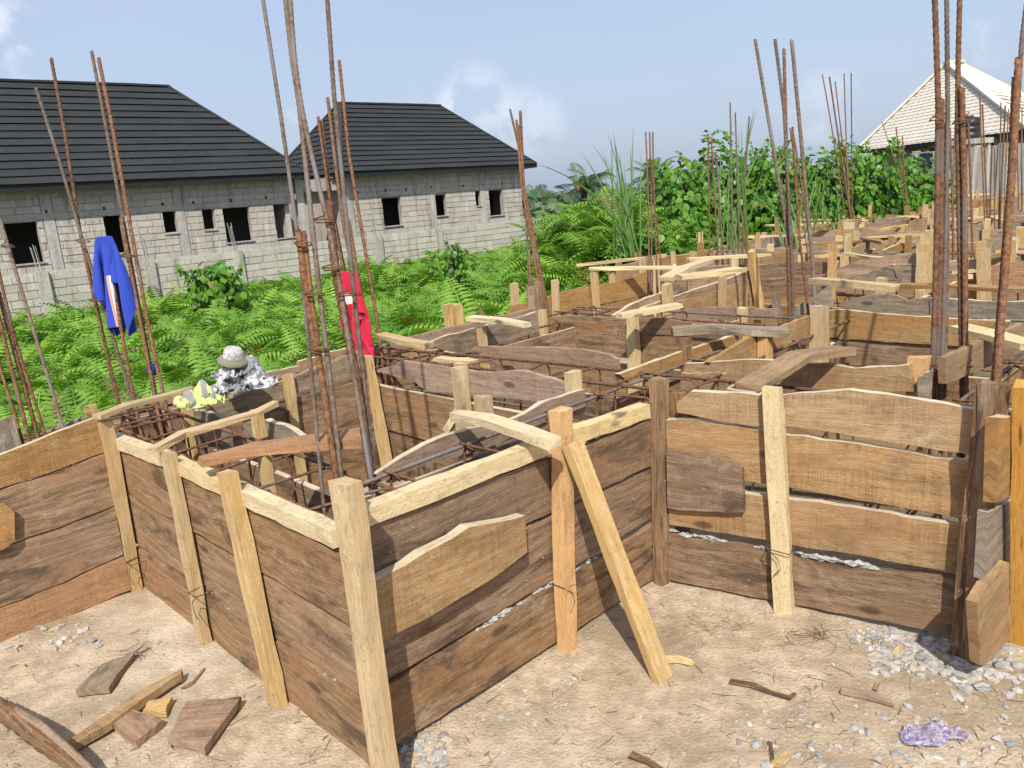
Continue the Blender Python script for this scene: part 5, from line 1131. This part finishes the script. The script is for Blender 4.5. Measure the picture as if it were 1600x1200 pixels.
cloth('body', 'jacket', atd(386, 606, 3.74), .3, (.74, .72, 1.6), camo, jk); cloth('lining', 'jacket', atd(378, 600, 3.80)+ZA*.015, 2.6, (.6, .65, 1.5), camo, jk)
cloth('sleeve', 'vest', atd(344, 612, 3.64), 1.2, (.7, .5, 1.2), camo, jk); cloth('sleeve', 'vest', atd(358, 592, 3.72)+ZA*.01, 2.2, (.7, .6, 1.5), camo, jk)
ht = atd(364, 556, 3.70); hat = thing('bucket_hat', 'pale patterned bucket hat with an olive brim on top of the jacket', 'hat', ht)
HS = .66; prof = [(.012, .062), (.042, .060), (.058, .052), (.066, .035), (.070, .005), (.072, .0), (.094, -.018), (.112, -.036), (.110, -.039), (.068, -.006)]
V = []; F = []; UV = []; s = 28; tl = np.array([.25, -.25, 1]); tl /= np.linalg.norm(tl); tx = np.cross([0, 1., 0], tl); tx /= np.linalg.norm(tx); ty = np.cross(tl, tx)
for i, (r_, z_) in enumerate(prof):
    for j in range(s): k_ = j*6.2832/s; rr_ = r_*(1+.05*math.sin(3*k_+1)); V.append(ht+HS*tx*rr_*math.cos(k_)+HS*ty*rr_*math.sin(k_)+HS*tl*(z_+.006*math.sin(2*k_)*(i > 4))); UV.append((j/s, .9 if i < 5 else .2))
for i in range(len(prof)-1):
    for j in range(s): F.append((i*s+j, (i+1)*s+j, (i+1)*s+(j+1) % s, i*s+(j+1) % s))
F.append(tuple(range(s))); meshobj('crown', MB().add(V, F, UV), clothmat('hat_cloth', (.5, .5, .5), kind='hat'), hat, True)
o = cloth('reflective_vest', 'vest', atd(316, 634, 3.58), .5, (.85, .75, 2.5), clothmat('lime_yellow_cloth', (.58, .66, .22), kind='vest')); tag(o, 'crumpled lime yellow reflective vest with a grey band at the trench corner', 'vest')
o = crumple('plastic_scrap', atd(237, 578, 5.2), (.03, .03, .045), .7, 5, simple('blue_plastic', (.01, .05, .35), .4), None, 4, 24, 16); tag(o, 'small scrap of blue plastic among the ferns behind the bars', 'litter')
# ------------------------------------------------------------------ things lying on the earth
def slab(name, label, px, th, mat, z=.0, tilt=0., cat='offcut', grain=None):
    P = [at(x, y, th+z) for x, y in px]; c = sum(P)/len(P); g0 = gz(c)
    P = [p+ZA*(g0+.005) for p in P]; P = [p+ZA*tilt*(i % 2) for i, p in enumerate(P)]
    d = P[1]-P[0] if grain is None else P[grain[1]]-P[grain[0]]; d = d/np.linalg.norm(d); e = np.cross(ZA, d); mb = MB(); V = []; UV = []; n = len(P); PP = []
    for i in range(n):
        a_, b_ = P[i], P[(i+1) % n]
        for k in range(3): PP.append(a_+(b_-a_)*k/3+np.array([jit(.004), jit(.004), jit(.0015)])*(k > 0))
    n = len(PP); uo = random.uniform(0, 40)
    for p in PP: V += [p, p-ZA*th]; UV += [(p @ d+uo, p @ e+uo), (p @ d+uo, p @ e+uo+th)]
    V += [c+ZA*(g0+.007), c+ZA*(g0+.005-th)]; UV += [(c @ d+uo, c @ e+uo)]*2
    F = []
    for i in range(n):
        j = (i+1) % n; F += [(2*n, 2*i, 2*j), (2*n+1, 2*j+1, 2*i+1), (2*i, 2*i+1, 2*j+1, 2*j)]
    return tag(meshobj(name, mb.add(V, F, UV), M[mat], None), label, cat, 'board offcuts on the earth')
slab('board_offcut', 'grey board offcut lying nearest the inner corner at left', [(116, 1072), (158, 1030), (209, 1012), (168, 1067)], .022, 'grey', grain=(0, 1))
slab('board_offcut', 'long narrow weathered strip lying between the offcuts', [(92, 1158), (170, 1108), (225, 1068), (283, 1040), (282, 1047), (235, 1078), (172, 1122), (108, 1160)], .028, 'tan', .012, grain=(0, 3))
slab('board_offcut', 'small squarish brown offcut in the middle of the group', [(166, 1118), (198, 1100), (253, 1120), (211, 1153)], .026, 'old', grain=(0, 3))
slab('board_offcut', 'pale block offcut touching the long strip', [(222, 1105), (232, 1090), (268, 1084), (258, 1106)], .024, 'pale', grain=(1, 2))
slab('board_offcut', 'largest dark brown offcut with a cement crusted edge', [(260, 1147), (292, 1090), (376, 1083), (318, 1163)], .026, 'red', .006, grain=(1, 2))
mb = MB(); tube_mb(mb, [at(-60, 1085, .05), at(20, 1118, .045), at(70, 1162, .04), at(125, 1196, .03), at(160, 1240, .03)], .034, 9, .10, .035, .6, .022)
o = meshobj('peeled_branch', mb, M['bark'], None, True); tag(o, 'thick brown peeled branch in the bottom left corner', 'branch')
mb = MB(); tube_mb(mb, [at(0, 1098, .03), at(60, 1130, .09), at(110, 1172, .08), at(150, 1210, .04)], .016, 6, .1, .02, .4, .01); o = meshobj('bark_strip', mb, M['red'], None, True); tag(o, 'thin split strip of wood lying along the thick peeled branch', 'branch')
def stick(label, pts, r, mat, name='stick'):
    P = [at(x, y, r) for x, y in pts]; P = [p+ZA*(gz(p)+.004) for p in P]; mb = MB(); bar_mb(mb, P, r*3, r*1.6, np.cross(P[-1]-P[0], ZA), taper=(1, .6), wob=.002); o = meshobj(name, mb, M[mat]); return tag(o, label, 'stick', 'sticks and splinters on the earth')
stick('reddish split stick lying right of the slanting prop', [(1141, 1056), (1175, 1064), (1205, 1074), (1236, 1084)], .006, 'bark'); stick('short hooked reddish splinter touching the split stick', [(1234, 1083), (1243, 1076)], .005, 'bark'); stick('flat reddish splinter below the bark stake wall', [(1317, 1073), (1355, 1080), (1396, 1091)], .009, 'red'); stick('thin dark stick at the bottom edge right of centre', [(985, 1172), (1010, 1182), (1034, 1196)], .007, 'bark')
stick('cream wood chip beside the foot of the slanting prop', [(1040, 1026), (1060, 1025), (1082, 1028)], .009, 'cream'); stick('pale wood chip at the bottom right', [(1212, 1190), (1232, 1170)], .008, 'pale'); stick('pale chip among the grey stones', [(1399, 1014), (1406, 1001)], .006, 'pale'); stick('dark thin stick at the bottom right', [(1204, 1152), (1208, 1185)], .004, 'bark'); stick('thin twig lying across the offcuts at left', [(285, 1070), (300, 1062), (318, 1040)], .003, 'old'); stick('curled grey root left of the splinter', [(1366, 1072), (1372, 1060), (1384, 1054)], .004, 'grey')
# crumpled clear sachet
def sachet():
    m, nt, N, L, P = newmat('clear_lilac_film'); g = G(nt); uv = g.n('UVMap', uv_map='UVMap').outputs[0]; a_ = g.noise(uv, 9, 4, .6, 1.5)
    L.new(g.mix(g.ramp(a_, .5, .56), (.90, .90, .94), (.45, .34, .68)), P.inputs['Base Color']); P.inputs['Roughness'].default_value = .12; P.inputs['Transmission Weight'].default_value = .72; P.inputs['IOR'].default_value = 1.12; P.inputs['Specular IOR Level'].default_value = .8
    tp = g.n('BsdfTransparent'); tp.inputs[0].default_value = (.95, .93, .98, 1); mx = g.n('MixShader'); mx.inputs[0].default_value = .42; L.new(P.outputs[0], mx.inputs[1]); L.new(tp.outputs[0], mx.inputs[2]); L.new(mx.outputs[0], N['Material Output'].inputs[0])
    c = at(1453, 1135, .02); o = cloth('plastic_sachet', 'film', c+ZA*(gz(c)-.012), .4, (1., .9, 1.2), m, None, .0012); tag(o, 'crumpled clear and lilac plastic sachet on the earth at bottom right', 'litter')
sachet()
# gravel, twigs and chips
def gravel():
    ico = np.array([(0, 0, 1), (.9, 0, .45), (.28, .85, .45), (-.72, .53, .45), (-.72, -.53, .45), (.28, -.85, .45), (.72, .53, -.45), (-.28, .85, -.45), (-.9, 0, -.45), (-.28, -.85, -.45), (.72, -.53, -.45), (0, 0, -1)])
    T = np.array([(0, 1, 2), (0, 2, 3), (0, 3, 4), (0, 4, 5), (0, 5, 1), (1, 6, 2), (2, 6, 7), (2, 7, 3), (3, 7, 8), (3, 8, 4), (4, 8, 9), (4, 9, 5), (5, 9, 10), (5, 10, 1), (1, 10, 6), (6, 11, 7), (7, 11, 8), (8, 11, 9), (9, 11, 10), (10, 11, 6)])
    pts = []; sz = []
    def put(n, fx, fy, lo, hi):
        for _ in range(n):
            p = at(fx(), fy(), 0.); pts.append(p+ZA*gz(p)); sz.append(random.uniform(lo, hi) if random.random() < .75 else lo)
    n_ = random.gauss
    put(330, lambda: random.uniform(1355, 1520), lambda: n_(1012, 16), .008, .021); put(120, lambda: random.uniform(1480, 1620), lambda: n_(1040, 18), .008, .022); put(60, lambda: random.uniform(1330, 1400), lambda: n_(988, 6), .006, .013)
    put(190, lambda: random.uniform(1150, 1620), lambda: random.uniform(1090, 1215), .004, .015); put(200, lambda: random.uniform(620, 1600), lambda: random.uniform(1000, 1210), .002, .007); put(110, lambda: random.uniform(-20, 560), lambda: random.uniform(960, 1210), .002, .008); put(50, lambda: random.uniform(620, 700), lambda: n_(1160, 14), .008, .02); put(60, lambda: random.uniform(640, 900), lambda: random.uniform(1020, 1130), .004, .012); put(60, lambda: random.uniform(1040, 1400), lambda: 905+(random.random())*45, .004, .010)
    put(40, lambda: random.uniform(0, 160), lambda: random.uniform(970, 1010), .006, .02)
    P = np.array(pts); S = np.array(sz); n = len(P); V = ico[None]*(1+rng.normal(0, .22, (n, 12, 1)))*S[:, None, None]*np.stack([rng.uniform(.8, 1.5, n), rng.uniform(.7, 1.1, n), rng.uniform(.45, .8, n)], 1)[:, None]
    th = rng.uniform(0, 6.28, n); c_, s_ = np.cos(th)[:, None], np.sin(th)[:, None]; x = V[..., 0]*c_-V[..., 1]*s_; y = V[..., 0]*s_+V[..., 1]*c_; V = np.stack([x, y, V[..., 2]], -1)+P[:, None]+ZA*(S*.05)[:, None, None]
    Q = (np.arange(n)[:, None, None]*12+T[None]).reshape(-1, 3); gr_ = bigmesh('gravel', V.reshape(-1, 3), Q, M['gravel'], None, np.repeat(rng.uniform(0, 1, n), 12)); gr_.data.shade_flat(); tag(gr_, kind='stuff')
def gravelmat():
    m, nt, N, L, P = newmat('mixed_gravel'); g = G(nt); k = g.n('Attribute', attribute_name='rnd').outputs['Fac']; ps = g.n('NewGeometry').outputs['Position']
    r = g.n('ValToRGB'); L.new(k, r.inputs[0]); r.color_ramp.interpolation = 'CONSTANT'
    for i, (q, c) in enumerate([(0, (.37, .355, .335)), (.3, (.43, .41, .38)), (.5, (.27, .265, .265)), (.68, (.44, .37, .285)), (.85, (.52, .49, .445))]):
        e = r.color_ramp.elements[0] if i == 0 else r.color_ramp.elements.new(q)
        e.position = q; e.color = c+(1,)
    r.color_ramp.elements.remove(r.color_ramp.elements[-1]) if len(r.color_ramp.elements) > 5 else None
    a_ = g.noise(ps, 160, 4); L.new(g.mix(g.ramp(a_, .35, .7, 0, .5), r.outputs[0], (.2, .18, .15)), P.inputs['Base Color']); P.inputs['Roughness'].default_value = .9; L.new(g.bump(a_, .5, .003), P.inputs['Normal']); return m
M['gravel'] = gravelmat(); gravel()
def litter(name, n, mat, lmin, lmax, r, area):
    mb = MB()
    for _ in range(n):
        x, y = area(); p = at(x, y, 0); p = p+ZA*(gz(p)+r); a_ = random.uniform(0, 6.28); L = random.uniform(lmin, lmax); d = np.array([math.cos(a_), math.sin(a_), 0]); b_ = d*L/2; cv = np.array([-d[1], d[0], 0])*jit(L*.10)
        tube_mb(mb, [p-b_, p+cv+ZA*random.uniform(0, r*2), p+b_+ZA*random.uniform(0, r*4)], r*random.uniform(.6, 1.2), 3)
    tag(meshobj(name, mb, M[mat]), kind='stuff')
front = lambda: (random.uniform(600, 1600), 900+300*random.random()**.8) if random.random() < .72 else (random.uniform(0, 560), 960+250*random.random())
litter('fallen_twigs', 130, 'twig', .015, .08, .0009, front); litter('straw_litter', 150, 'straw', .015, .06, .0009, front); litter('wood_shavings', 160, 'chip', .01, .04, .0028, front)
litter('root_fibres', 60, 'twig', .03, .10, .0006, lambda: (random.gauss(1270, 28), random.gauss(990, 6))); litter('fibre_litter', 55, 'straw', .03, .09, .0008, lambda: (random.gauss(1120, 40), random.gauss(972, 12)))
litter('fibre_tuft', 40, 'twig', .03, .08, .0008, lambda: (random.gauss(215, 12), random.gauss(1010, 5)))
